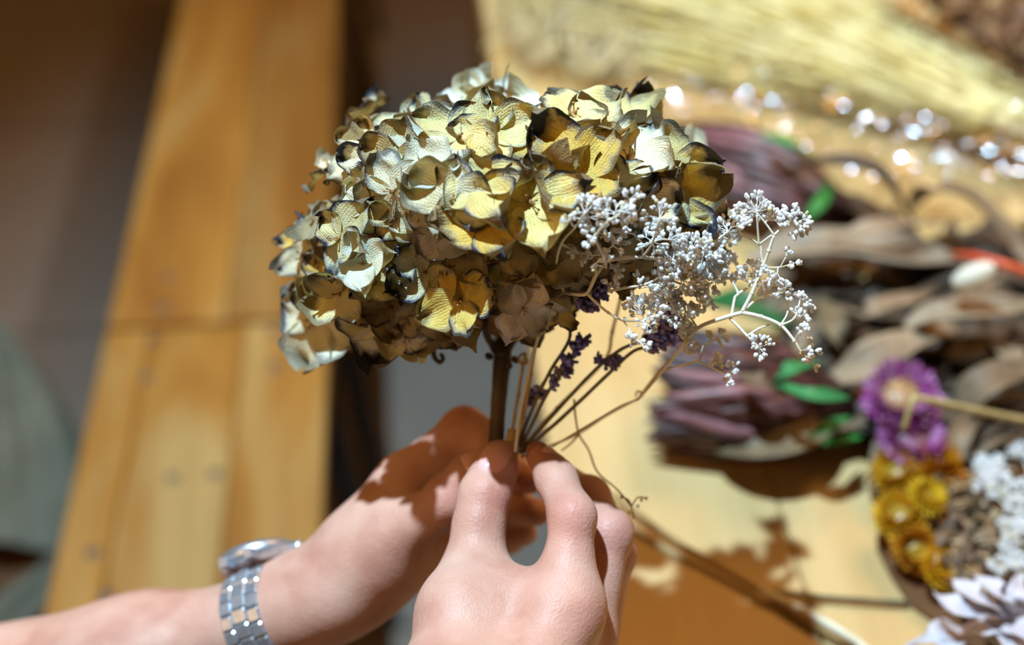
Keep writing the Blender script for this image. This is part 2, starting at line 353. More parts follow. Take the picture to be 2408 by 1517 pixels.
# cloth at the left edge
def ribbon(mb, pts, widths, thick, folds=3, amp=0.01, n=10, m_=14, side=None):
    pts = spline(pts, n); k = len(pts); ws = lerp_list(widths, k); v = []; f = []
    for i, p in enumerate(pts):
        t = (pts[min(i+1, k-1)]-pts[max(i-1, 0)]).normalized(); sd = side or t.cross(Vector((0, 0, 1))).normalized(); nn = sd.cross(t).normalized()
        for j in range(m_+1):
            u = j/m_*2-1; v.append(p+sd*(u*ws[i]/2)+nn*(amp*math.sin(u*folds*3.1+i*.12)+thick*(1-u*u)))
    for i in range(k-1):
        for j in range(m_): a = i*(m_+1)+j; f.append((a, a+1, a+m_+2, a+m_+1))
    mb.add(v, f)
cl = MB(); ribbon(cl, [T(-60, 740, .35), T(0, 900, .34), T(10, 1100, .30), T(-20, 1300, .26)], [.02, .10, .17, .20], .03, 3, .012)
tag(cl.build('draped_cloth', M['cloth'], loc=T(-20, 1100, .0)), 'pale green cloth hanging in folds left of the benches', 'cloth')
cl = MB(); ribbon(cl, [T(200, 1290, .30), T(110, 1380, .28), T(0, 1470, .26), T(-120, 1560, .24)], [.012, .045, .055, .06], .02, 2, .006)
tag(cl.build('cloth_strap', M['cloth'], loc=T(60, 1400, .0)), 'pale green cloth strap below the hanging cloth, by the bench corner', 'cloth')
st = MB(); box(st, T(-10, 1400, .12), SIDE*.12, DIR*.09, Vector((0, 0, .12)), bev=.01)
tag(st.build('wooden_stool', M['darkwood'], loc=T(-10, 1400, .0), smooth=False), 'dark brown wooden block behind the pale green cloth', 'stool')
# ------------------------------------------------------------------ leaves and flowers on the table
def leaf(mb, pts, width, cup=0.15, wav=0.06, tip=0.5, col=(1, 1, 1, 1), nrm=Vector((0, 0, 1)), n=5, m_=8, thick=0.0012, roll=0.0):
    """a curled blade with real thickness along a line of world points"""
    pts = spline(pts, n); k = len(pts); v = []; f = []; uv = []; ph = random.random()*9; top = []
    for i, p in enumerate(pts):
        t = i/(k-1); prof = max(0.02, math.sin(math.pi*min(1, max(0, t**(0.5+tip*0.5))))**0.7)
        tg = (pts[min(i+1, k-1)]-pts[max(i-1, 0)]).normalized(); sd = tg.cross(nrm); sd = sd.normalized() if sd.length > 1e-4 else RT
        nn = sd.cross(tg).normalized()
        if roll: c, s_ = math.cos(roll), math.sin(roll); sd, nn = sd*c+nn*s_, nn*c-sd*s_
        for j in range(m_+1):
            u = j/m_*2-1; w = width*prof
            z = cup*w*(u*u)+wav*width*math.sin(ph+t*9+u*2)*abs(u)+0.03*width*math.cos(u*9)
            top.append((p+sd*(u*w/2)+nn*z, nn, (u, t)))
    for a, nn, q in top: v.append(a); uv.append(q)
    for a, nn, q in top: v.append(a-nn*thick); uv.append(q)
    N = len(top); R = m_+1
    for i in range(k-1):
        for j in range(m_):
            a = i*R+j; f.append((a, a+1, a+R+1, a+R)); f.append((N+a, N+a+R, N+a+R+1, N+a+1))
        a = i*R; f.append((a, a+R, N+a+R, N+a)); a = i*R+m_; f.append((a, N+a, N+a+R, a+R))
    mb.add(v, f, uv, col)
def TH(p): return T(p[0], p[1], TABLE_Z+p[2])
def pxw(px, py, h, w): return w*((CAM.z-TABLE_Z-h)*FPX/((py-H/2)*CP+FPX*SP))/FPX
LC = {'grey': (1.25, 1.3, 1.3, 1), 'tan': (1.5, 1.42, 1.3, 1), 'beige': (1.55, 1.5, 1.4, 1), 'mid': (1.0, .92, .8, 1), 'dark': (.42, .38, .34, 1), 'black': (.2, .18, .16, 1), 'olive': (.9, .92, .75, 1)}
loose = [
 ([(1955, 700, .012), (2050, 735, .02), (2200, 760, .01)], 130, 'black', 'near-black curled leaf painting the shade under the pale ones, above the purple strawflower'),  # black tint stands for the shadow inside the heap
 ([(2080, 880, .01), (2230, 900, .018), (2430, 890, .012)], 150, 'black', 'very dark leaf painting the shade of the heap just above and right of the purple strawflower'),  # likewise a leaf blackened to act as heap shadow
 ([(1760, 622, .03), (1900, 585, .05), (2080, 590, .045), (2270, 615, .03)], 140, 'grey', 'large grey-brown dried leaf lying flat behind the baby\'s breath'),
 ([(1950, 562, .06), (2060, 535, .07), (2220, 520, .055)], 46, 'tan', 'slim tan dried leaf resting on top of the large grey-brown leaf'),
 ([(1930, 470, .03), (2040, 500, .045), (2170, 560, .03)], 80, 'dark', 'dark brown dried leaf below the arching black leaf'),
 ([(2140, 490, .03), (2200, 445, .07), (2290, 470, .06), (2380, 570, .03), (2430, 640, .02)], 80, 'mid', 'curled brown dried leaf with an upturned fold, right of the arching black leaf'),
 ([(2000, 800, .02), (2050, 730, .055), (2190, 690, .04)], 66, 'tan', 'bent tan dried leaf over the black gap, left of the long beige leaf'),
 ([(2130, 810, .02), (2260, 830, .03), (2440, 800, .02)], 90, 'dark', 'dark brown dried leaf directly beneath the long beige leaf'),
 ([(2128, 765, .05), (2250, 735, .065), (2450, 715, .05)], 92, 'beige', 'long smooth beige dried leaf running off the right edge, under the cream pod'),
 ([(1925, 905, .03), (2040, 860, .05), (2150, 800, .055), (2260, 770, .03)], 105, 'tan', 'broad tan dried leaf with its end just above the purple strawflower'),
 ([(2260, 985, .02), (2320, 900, .045), (2440, 860, .04)], 100, 'mid', 'brown folded dried leaf right of the purple strawflower, above the straw stem'),
 ([(2245, 1090, .02), (2265, 1010, .03), (2345, 950, .02)], 56, 'mid', 'narrow brown dried leaf standing right of the lower purple strawflower'),
 ([(2330, 800, .03), (2400, 850, .035), (2470, 870, .02)], 60, 'tan', 'tan dried leaf strip crossing the right edge below the long beige leaf'),
 ([(1940, 700, .03), (1960, 770, .04), (1990, 850, .02)], 60, 'olive', 'olive dried leaf standing upright left of the black gap'),
]
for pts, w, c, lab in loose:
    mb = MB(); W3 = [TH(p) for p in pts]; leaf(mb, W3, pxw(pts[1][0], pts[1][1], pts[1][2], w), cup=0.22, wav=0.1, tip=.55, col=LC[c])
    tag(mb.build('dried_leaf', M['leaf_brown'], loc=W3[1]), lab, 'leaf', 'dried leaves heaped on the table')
def protea(base, tipp, R, label, parts, n=190, flat=False, loc=None):
    base, tipp = TH(base), TH(tipp); ax = (tipp-base); Lx = ax.length; ax.normalize(); x, y = frame_of(ax)
    root = empty('protea_flower', base, label, 'dried flower', 'dried protea heads on the table')
    mb = MB()
    for i in range(n):
        s = (i+.5)/n; a = i*2.39996; t0 = 0.02+0.55*s*random.uniform(.8, 1.1); ln = Lx*(0.42+.12*random.random())
        rad = lambda t: R*(0.22+0.78*math.sin(min(1, t/0.55)*math.pi/2)) if t < .55 else R*(1-(0.10 if flat else .55)*((t-.55)/.45)**1.6)
        rr = 0.98-0.25*random.random(); pp = []
        for q in range(5):
            t = min(1.0, t0+ln/Lx*q/4); r_ = rad(t)*rr*(1+.05*q*((i*.618) % 1-.3)); da = 0.10*math.sin(q+i)
            pp.append(base+ax*(Lx*t)+(x*math.cos(a+da)+y*math.sin(a+da))*r_)
        g = random.random(); col = (1.15, .75, .65, 1) if g < .35 else ((1.0, .95, 1.1, 1) if g < .55 else ((.4, .32, .32, 1) if g < .8 else (2.6, 2.4, 2.7, 1)))
        leaf(mb, pp, R*.26, cup=-.3, wav=.05, tip=.7, col=col, nrm=(x*math.cos(a)+y*math.sin(a)), n=2, m_=4, thick=.0008)
    tube(mb, [base+ax*Lx*t for t in (0, .3, .6, .85)], [R*.3, R*.75, R*.72, R*.4], 10, col=(.4, .3, .25, 1))
    mb.build('flower_head', M['protea'], root)
    mb = MB(); tube(mb, spline([base+ax*.01, base-ax*.05, base-ax*.12-Vector((0, 0, .01))], 4), .005, 8, col=(.5, .45, .4, 1)); mb.build('stem', M['leaf_brown'], root)
    for kind, pts, w, c, lab in parts:
        mb = MB(); leaf(mb, [TH(p) for p in pts], pxw(pts[0][0], pts[0][1], pts[0][2], w), cup=.2, wav=.06, tip=.55, col=c)
        o = mb.build('leaf', M['leaf_green'] if kind == 'g' else M['leaf_brown'], root)
        if lab: o['label'] = lab
    return root
protea((2010, 520, .03), (1560, 330, .035), .036, 'reddish brown protea head lying behind the hydrangea, under the arching black leaf', [
    ('g', [(1790, 318, .075), (1850, 335, .085), (1915, 368, .07)], 40, (1.0, 1.0, .8, 1), 'bright green leaf'),
    ('g', [(1890, 520, .06), (1935, 470, .07), (1950, 420, .06)], 34, (.5, .7, .3, 1), 'dull green leaf'),
    ('b', [(1850, 400, .065), (1960, 378, .085), (2070, 408, .08), (2150, 520, .05)], 52, LC['black'], 'arching black leaf')], 210)
protea((2000, 960, .026), (1530, 905, .032), .040, 'purplish brown protea head with flat cut end, left of the purple strawflower', [
    ('g', [(2000, 935, .07), (1900, 928, .078), (1815, 897, .07)], 44, (.9, 1.0, .95, 1), 'green leaf'),
    ('g', [(1815, 897, .07), (1860, 868, .08), (1930, 852, .07)], 40, (.9, 1.0, .95, 1), 'green leaf'),
    ('g', [(1900, 1030, .045), (1945, 1005, .055), (2000, 978, .045)], 34, (.9, 1.05, .9, 1), 'green leaf'),
    ('g', [(1935, 1045, .035), (1975, 1036, .04), (2030, 1025, .03)], 28, (.7, 1.0, .6, 1), 'green leaf'),
    ('g', [(1660, 700, .03), (1740, 720, .04), (1860, 765, .03)], 90, (.35, .5, .45, 1), 'dark green leaf'),
    ('b', [(1680, 1050, .02), (1790, 1060, .03), (1900, 1025, .035), (1990, 965, .025)], 90, LC['olive'], 'olive-brown leaf'),
    ('b', [(1740, 880, .07), (1790, 900, .075), (1850, 930, .06)], 50, LC['mid'], 'brown leaf')], 210, flat=True)
def strawflower(c, r_px, col, col2, label, tilt=(0, 0, 1), rows=4, hole=(.8, .6, .35, 1), name='strawflower', seg=26, stem=None):
    C = TH(c); R = pxw(c[0], c[1], c[2], r_px); nz_ = Vector(tilt).normalized(); x, y = frame_of(nz_)
    root = empty(name, C, label, 'dried flower', None)
    mb = MB()
    for k in range(rows):
        el = 0.15+0.30*k; rr = R*(1-.13*k); nseg = seg-3*k
        for i in range(nseg):
            a = 2*math.pi*(i+.5*k)/nseg+random.uniform(-.06, .06); d = x*math.cos(a)+y*math.sin(a)
            pp = [C+d*(R*.42*(1-.1*k)), C+d*(rr*.75)+nz_*(R*.35*el), C+d*(rr*random.uniform(.92, 1.06))+nz_*(R*.9*el)]
            g = random.random(); cc = tuple(col[j]*(1-g)+col2[j]*g for j in range(3))+(1,)
            leaf(mb, pp, R*.26, cup=.35, wav=.05, tip=.75, col=cc, nrm=nz_, n=2, m_=4, thick=.0006)
    mb.build('bracts', M['straw'], root)
    mb = MB(); ball(mb, C+nz_*R*.05, R*.5, nz_, .45, 16, 8, col=hole)
    for i in range(40):
        a = random.random()*6.28; q = math.sqrt(random.random())*R*.46; ball(mb, C+(x*math.cos(a)+y*math.sin(a))*q+nz_*(R*.22), R*.05, nz_, 2.0, 5, 4, col=tuple(h*random.uniform(.6, 1.2) for h in hole[:3])+(1,))
    mb.build('flower_centre', M['straw'], root)
    if stem:
        mb = MB(); tube(mb, spline([TH(p) for p in stem], 6), [.0016, .0020, .0022], 8, col=(1.0, .95, .85, 1)); mb.build('stem', M['twig'], root)
    return root
PUR, PUR2 = (.42, .03, .26), (.66, .30, .56)
strawflower((2118, 935, .045), 98, PUR, PUR2, 'purple strawflower with hollow tan centre and a long straw stem', tilt=(-.1, -.35, 1), hole=(.62, .36, .16, 1),
            stem=[(2125, 1010, .07), (2145, 950, .085), (2165, 938, .085), (2290, 965, .07), (2440, 995, .05)], rows=3)
strawflower((2140, 1030, .03), 88, PUR, PUR2, 'smaller purple strawflower tucked under the one with the straw stem', tilt=(.1, -.3, 1), hole=(.5, .22, .3, 1), rows=3)
YL, YL2 = (.78, .34, .01), (.86, .52, .02)
for c, r_, a, b_, t_, lab in [
    ((2108, 1112, .02), 66, YL, YL2, (-.4, -.3, 1), 'golden yellow strawflower at the top left of the yellow heap'),
    ((2196, 1105, .02), 76, (.6, .22, .01), YL, (.1, .2, 1), 'orange-brown strawflower right beneath the purple strawflowers'),
    ((2178, 1172, .034), 52, YL2, (.9, .6, .03), (.2, -.2, 1), 'small bright yellow strawflower in the middle of the yellow heap'),
    ((2118, 1216, .022), 72, YL, (.9, .6, .03), (-.3, -.2, 1), 'bright yellow strawflower at the left of the yellow heap'),
    ((2152, 1292, .018), 62, (.62, .26, .02), YL, (-.1, -.5, .8), 'orange strawflower low in the yellow heap, facing the bleached leaves'),
    ((2202, 1345, .016), 58, YL, YL2, (.5, -.2, .8), 'yellow strawflower lowest in the heap, touching the bleached leaves')]:
    o = strawflower(c, r_, a, b_, lab, tilt=t_, hole=(.5, .3, .03, 1), seg=20); o['group'] = 'yellow strawflowers in a heap'
# dark sheet painting the shade under the flowers on the right
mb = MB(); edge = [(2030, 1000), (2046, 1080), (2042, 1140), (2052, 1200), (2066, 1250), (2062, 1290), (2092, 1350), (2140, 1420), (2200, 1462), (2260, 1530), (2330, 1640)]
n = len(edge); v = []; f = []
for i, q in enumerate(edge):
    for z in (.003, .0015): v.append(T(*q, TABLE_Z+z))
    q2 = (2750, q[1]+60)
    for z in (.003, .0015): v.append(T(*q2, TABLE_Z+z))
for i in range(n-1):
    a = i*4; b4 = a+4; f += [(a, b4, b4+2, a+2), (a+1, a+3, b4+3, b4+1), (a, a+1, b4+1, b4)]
mb.add(v, f); tag(mb.build('shade_sheet', M['shade_brown'], loc=T(2300, 1300), smooth=False), 'ragged-edged brown sheet painting the shade under the yellow strawflowers', 'painted shade')
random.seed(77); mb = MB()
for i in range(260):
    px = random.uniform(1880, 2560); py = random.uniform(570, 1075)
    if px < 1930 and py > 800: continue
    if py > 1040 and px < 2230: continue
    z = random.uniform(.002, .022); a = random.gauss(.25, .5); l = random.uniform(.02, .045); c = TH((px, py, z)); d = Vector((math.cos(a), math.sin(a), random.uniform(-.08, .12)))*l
    leaf(mb, [c-d, c+Vector((0, 0, .004)), c+d], random.uniform(.008, .018), .3, .15, .5, random.choice([LC['black'], LC['black'], LC['dark'], LC['mid'], (.3, .26, .22, 1)]), n=3, m_=4)  # mostly dark tints, painting shade into the gaps between leaves
tag(mb.build('dried_foliage', M['leaf_brown'], loc=TH((2150, 850, .005))), 'tangle of dried foliage, tinted dark as shade beneath the larger dried leaves', 'dried foliage', kind='stuff')
# red stem and cream pod
mb = MB(); tube(mb, spline([TH(p) for p in ((2240, 600, .06), (2290, 605, .075), (2360, 622, .08), (2450, 655, .07))], 5), [.002, .0032, .003, .003], 8)
M['red'] = simple('red_stem', srgb(196, 70, 34), .5, srgb(220, 100, 60), scale=60)
tag(mb.build('red_stem', M['red'], loc=TH((2330, 615, .07))), 'orange-red dried stem running off the right edge', 'stem')
mb = MB(); p0, p1 = TH((2240, 668, .085)), TH((2340, 625, .095)); ball(mb, (p0+p1)/2, pxw(2290, 645, .09, 27), (p1-p0), 2.0, 16, 12, col=(1, .96, .82, 1), lobe=.04)
tag(mb.build('seed_pod', M['bud'], loc=(p0+p1)/2), 'cream oval seed pod lying against the orange-red stem', 'seed pod')
# white filler cluster helper used on the table and in the bouquet
def cluster(mb, mbs, base, axis, R, nb, bud_r, spread=0.9, yellow=0.08, bl=6):
    """short forking stalks from base that end in small buds"""
    axis = axis.normalized(); x, y = frame_of(axis)
    k = max(2, nb//4)
    for i in range(k):
        a = 2*math.pi*i/k+random.random(); s = spread*random.uniform(.2, 1)
        d1 = (axis+(x*math.cos(a)+y*math.sin(a))*s).normalized(); m1 = base+d1*R*random.uniform(.5, .8)
        tube(mbs, [base, base.lerp(m1, .5)+axis*R*.04, m1], bud_r*.22, 5, caps=False)
        for j in range(nb//k+1):
            d2 = (d1*1.1+Vector((random.gauss(0, 1), random.gauss(0, 1), random.gauss(0, 1)))*.42).normalized()
            m2 = m1+d2*R*random.uniform(.3, .62)
            tube(mbs, [m1, m1.lerp(m2, .5)+axis*R*.03, m2], bud_r*.15, 4, caps=False)
            c = (1, 1, 1, 1) if random.random() > yellow else (.95, .86, .55, 1)
            rr = bud_r*random.uniform(.7, 1.15)
            ball(mb, m2+d2*rr*.8, rr, d2, random.uniform(1.15, 1.6), bl, 5, col=c, lobe=.12)
tb = empty('white_filler_flowers', TH((2370, 1230, .01)), 'cluster of small white filler flowers right of the yellow strawflowers', 'dried flower')
mbs = MB(); root_p = TH((2440, 1340, .02))
cl_list = [(2322, 1105, 34), (2345, 1150, 34), (2310, 1140, 26), (2400, 1062, 30), (2385, 1195, 28), (2370, 1240, 26), (2365, 1275, 24), (2345, 1330, 24), (2395, 1345, 28), (2400, 1150, 26), (2380, 1310, 22), (2420, 1240, 30)]
for (px, py, rp) in cl_list:
    mb = MB(); b0 = TH((px+6, py+8, .035)); R = pxw(px, py, .04, rp)
    cluster(mb, mbs, b0, Vector((-.2, -.2, 1)), R*.9, 44, R*.21, 1.4, .03)
    mb.build('flower_cluster', M['bud'], tb); tube(mbs, spline([root_p, (root_p+b0)/2+Vector((0, 0, .01)), b0], 4), .0008, 5)
mbs.build('stem', M['bb_stem'], tb)
# bleached leaves at the bottom right: a spray on one stalk
sp = empty('bleached_leaf_spray', TH((2350, 1470, .01)), 'spray of broad bleached white leaves in the bottom right corner', 'dried leaves')
sp2 = empty('bleached_leaf_spray', TH((2260, 1500, .01)), 'small bleached leaf spray on a thin stalk, lowest at the bottom edge', 'dried leaves')
for pts, w, r_ in [([(2350, 1440, .04), (2270, 1425, .055), (2195, 1395, .05)], 80, sp), ([(2360, 1440, .04), (2300, 1400, .06), (2240, 1362, .05)], 75, sp), ([(2370, 1440, .04), (2350, 1390, .06), (2290, 1352, .05)], 60, sp),
                   ([(2375, 1450, .04), (2390, 1400, .055), (2400, 1350, .05)], 60, sp), ([(2380, 1460, .04), (2430, 1430, .05), (2480, 1400, .05)], 90, sp), ([(2375, 1465, .04), (2420, 1490, .05), (2470, 1530, .05)], 90, sp), ([(2365, 1470, .03), (2330, 1475, .045), (2280, 1485, .04)], 48, sp),
                   ([(2370, 1470, .03), (2380, 1510, .045), (2390, 1560, .04)], 70, sp), ([(2265, 1478, .02), (2200, 1490, .035), (2130, 1525, .02)], 62, sp2), ([(2265, 1480, .02), (2230, 1520, .035), (2190, 1570, .02)], 60, sp2)]:
    mb = MB(); leaf(mb, [TH(p) for p in pts], pxw(pts[0][0], pts[0][1], .05, w), cup=.14, wav=.12, tip=.2, thick=.0008); mb.build('leaf', M['white_leaf'], r_)
mb = MB(); tube(mb, spline([TH(p) for p in ((2350, 1440, .04), (2375, 1455, .04), (2450, 1480, .03))], 4), .0022, 6); mb.build('stalk', M['white_leaf'], sp)
mb = MB(); tube(mb, spline([TH(p) for p in ((2265, 1478, .02), (2310, 1458, .03), (2350, 1450, .03))], 4), .0016, 6); mb.build('stalk', M['white_leaf'], sp2)
# loose brown chaff
mb = MB()
for i in range(420):
    px = random.uniform(2200, 2430); py = random.uniform(1100, 1420)
    if px < 2200+(py-1100)*.0 or (px < 2240 and py > 1320): continue
    z = random.uniform(.004, .028); c = TH((px, py, z)); a = random.random()*6.3; d = Vector((math.cos(a), math.sin(a), random.uniform(-.5, .5)))*random.uniform(.003, .010)
    g = random.choice([(1.5, 1.3, 1.0, 1), (.8, .65, .5, 1), (2.2, 2.1, 1.8, 1), (.45, .36, .28, 1), (1.2, 1.0, .7, 1)])
    leaf(mb, [c-d, c+Vector((0, 0, .002)), c+d], random.uniform(.002, .006), .3, .2, .5, g, n=2, m_=3, thick=.0006)
tag(mb.build('flower_chaff', M['leaf_brown'], loc=TH((2310, 1260, .01))), 'loose brown and straw-coloured dried petals between yellow and white flowers', 'dried petals', kind='stuff')
# stems lying on the table
for pts, r_, mt, lab, c in [
    ([(1788, 1390, .006), (1900, 1402, .004), (2010, 1410, .004), (2135, 1418, .004)], .0014, 'lav_stem', 'thin dark stem lying crosswise towards the brown shade sheet', (.7, .7, .6, 1)),
    ([(1785, 1388, .005), (1880, 1432, .005), (2000, 1500, .005), (2060, 1550, .005)], .0024, 'bb_stem', 'thick cream stem end lying on the table at the bottom', (1, .96, .86, 1)),
    ([(1440, 1165, .01), (1580, 1268, .006), (1760, 1375, .004), (2010, 1530, .004)], .0018, 'twig', 'long brown stem running diagonally below the hands', (.55, .42, .25, 1))]:
    mb = MB(); W3 = [TH(p) for p in pts]; tube(mb, spline(W3, 6), r_, 8, col=c); tag(mb.build('loose_stem', M[mt], loc=W3[1]), lab, 'stem', 'stems lying on the table')
# ------------------------------------------------------------------ plume grass, wrap, brown bunch
gb = empty('plume_grass_bundle', TH((1900, 120, 0)), 'big bundle of feathery cream grass plumes across the top', 'dried grass')
def grass_part(n, name, seed, hmax, spanfn, c0, c1, wid, parent, hair=True):
    random.seed(seed); mb = MB()
    for i in range(n):
        s = random.random(); (ax, ay), (bx, by) = spanfn(s)
        t0 = random.uniform(-.05, .75); t1 = min(1.05, t0+random.uniform(.18, .42))
        h0 = .01+hmax*random.random()*math.sin(math.pi*min(1, max(.08, s))); pts = []
        for q in range(5):
            t = t0+(t1-t0)*q/4; w = math.sin(t*7+i)*6
            pts.append(TH((ax+(bx-ax)*t+random.gauss(0, 5), ay+(by-ay)*t+w+random.gauss(0, 6), h0+random.gauss(0, .002))))
        g = random.random(); g2 = random.choice([.62, .85, 1, 1, 1.05]); col = (c0[0]*(1-g)+c1[0]*g)*(.5+.5*g2), (c0[1]*(1-g)+c1[1]*g)*(.45+.55*g2), (c0[2]*(1-g)+c1[2]*g)*g2, 1
        tube(mb, pts, [wid*.4, wid, wid*.9, wid*.7, wid*.15], 3, col=col, caps=False)
    return mb.build(name, M['grass'], parent)
def span(s):   # s across the bundle: from the gathered end on the right to the feathery tips on the left
    a = (2520+random.gauss(0, 20), 325+50*(s-.5)*2)
    b_ = (1190+random.uniform(0, 330)*(.4+s*.9)+(max(0, s-.6))*300, -430+550*s)
    return a, b_
o = grass_part(3200, 'plumes', 3, .040, span, (1.0, .93, .66), (1.05, 1.03, .9), .0022, gb); o['kind'] = 'stuff'
def span2(s):
    cx = 1180+340*random.random()**.7; cy = -60+random.uniform(-120, 150)+(cx-1180)*.25+25*math.sin(cx*.05)
    a = random.uniform(2.4, 4.2); l = random.uniform(30, 80)
    return (cx, cy), (cx+math.cos(a)*l, cy-math.sin(a)*l)
o = grass_part(2600, 'feathery_tips', 4, .035, span2, (1.1, 1.06, 1.0), (1.15, 1.12, 1.1), .0009, gb); o['kind'] = 'stuff'
bb_ = empty('brown_flower_bunch', TH((2300, 20, 0)), 'bunch of dark brown dried flowers behind the plume grass, top right corner', 'dried flower')
random.seed(12); mb = MB()
for i in range(700):
    px = random.uniform(2060, 2560); py = random.uniform(-160, 130)
    if py > -70+(px-2060)*.62: continue
    z = random.uniform(.02, .09); c = TH((px, py, z)); a = random.random()*6.3; d = Vector((math.cos(a)*.7, math.sin(a)*.7, random.uniform(-.2, .9)))*random.uniform(.006, .014)
    g = random.choice([(.75, .5, .35, 1), (.5, .34, .25, 1), (1.1, .75, .42, 1), (1.3, 1.0, .6, 1), (.6, .45, .42, 1)])
    leaf(mb, [c-d, c+Vector((0, 0, .003)), c+d], random.uniform(.005, .010), .3, .2, .5, g, n=2, m_=3, thick=.0006)
mb.build('flower_heads', M['leaf_brown'], bb_)
mb = MB()
for i in range(14): tube(mb, spline([TH((2100+i*30, -60+i*9, .05)), TH((2330+i*12, 120+i*6, .03)), TH((2560, 260+i*6, .02))], 4), .0018, 6, col=(.7, .5, .35, 1))
mb.build('stem', M['leaf_brown'], bb_)
# crumpled clear wrap lying over the stems
random.seed(5); n1, n2 = 44, 18; v = []; f = []
from mathutils import noise as mnoise
for i in range(n1+1):
    for j in range(n2+1):
        px = 1480+(i/n1)*1000; top = 150+(i/n1)*60; bot = 370+(i/n1)*110
        py = top+(bot-top)*j/n2; q = Vector((i*.22, j*.26, 1.3))
        h = .020+.030*math.sin(math.pi*j/n2)*(.5+.5*i/n1)+.018*abs(mnoise.noise(q))+.012*abs(mnoise.noise(q*2.7))+random.uniform(-.010, .012)
        v.append(TH((px, py, h)))
for i in range(n1):
    for j in range(n2): a = i*(n2+1)+j; f.append((a, a+1, a+n2+2, a+n2+1))
mb = MB(); mb.add(v, f); tag(mb.build('clear_wrap', M['wrap'], loc=TH((1950, 280, 0))), 'crumpled sheet of clear glittering wrap below the plume grass', 'wrapping')
# ------------------------------------------------------------------ bouquet: hydrangea
random.seed(21)
HC = P(1165, 515, .606); RX, RU, RF = .094, .060, .080
def head_depth(px, py):
    x = (px-1165)*.6/FPX/RX; y = -(py-515)*.6/FPX/RU; q = 1-x*x-y*y
    return .606-RF*math.sqrt(max(0.0, q)), q
hy = empty('hydrangea_flower', P(1170, 1060, .605), 'large dried hydrangea head, cream and ochre petals edged in blue-grey, held upright', 'dried flower')
STY = {0: (srgb(246, 230, 156), 1.0), 1: (srgb(248, 242, 204), .85), 2: (srgb(226, 218, 166), .95), 3: (srgb(222, 218, 220), .35), 4: (srgb(232, 200, 100), 1.0), 5: (srgb(190, 172, 124), .7), 6: (srgb(232, 236, 216), .35), 7: (srgb(176, 160, 150), .4)}
def petal(name, C, d, nrm, L_, Wd, cup, curl, style, parent):
    """one petal from C along d, facing nrm"""
    side = d.cross(nrm).normalized(); base, stain = STY[style]; nv, nu = 15, 14
    ph = [random.random()*6.28 for _ in range(6)]; v = []; f = []; uv = []; g = random.uniform(.82, 1.1)
    gg = random.uniform(-.08, .08); col = (base[0]*g*(1+gg), base[1]*g, base[2]*g*(1-gg*2), min(1, stain*random.uniform(.6, 1.25)))
    fold = random.choice([-.5, .3, .6, .9, 1.2])*random.uniform(.5, 1); sc_l = random.uniform(-.7, 1.2); sc_r = random.uniform(-.7, 1.2); skew = random.uniform(-.18, .18)
    twist = random.uniform(-.5, .5); point = random.uniform(.0, .14)
    for i in range(nv+1):
        t = i/nv
        w = Wd*(math.sin(math.pi*min(1, .05+.95*t**.78))**.58)*(.62+.42*t) if t < .999 else Wd*.04
        for j in range(nu+1):
            u = j/nu*2-1
            r_ = 1+.06*math.sin(5*u+ph[0])*t+.05*math.sin(11*t+ph[1])
            X = w*u/2*r_+skew*L_*t*t; Y = L_*t*(1-.10*u*u*t+point*(1-abs(u))*t*t)*(1+.05*math.sin(7*u+ph[2])*t)
            Z = L_*(cup*t*(1-.25*t)-curl*.6*t*t+.10*math.sin(t*4.5+ph[3])*t)
            cu = abs(u)**2.6*t*(sc_l if u < 0 else sc_r)
            Z += Wd*(fold*.30*u*u*t**.7+cu*.20+twist*.22*u*t+.050*math.sin(ph[1]+t*8+u*3)*t+.075*math.sin(ph[4]+u*6+t*3)*t*t+.022*math.sin(ph[5]+u*15+t*9)*t)
            Z -= Wd*.07*math.exp(-(u/.14)**2)*t*(1-t)
            X *= 1-.16*abs(cu)
            v.append(C+side*X+d*Y+nrm*Z); uv.append((u, t))
    for i in range(nv):
        for j in range(nu): a = i*(nu+1)+j; f.append((a, a+1, a+nu+2, a+nu+1))
    mb = MB(); mb.add(v, f, uv, col); o = mb.build(name, M['petal'], parent)
    return o
CORE = P(1172, 640, .615)
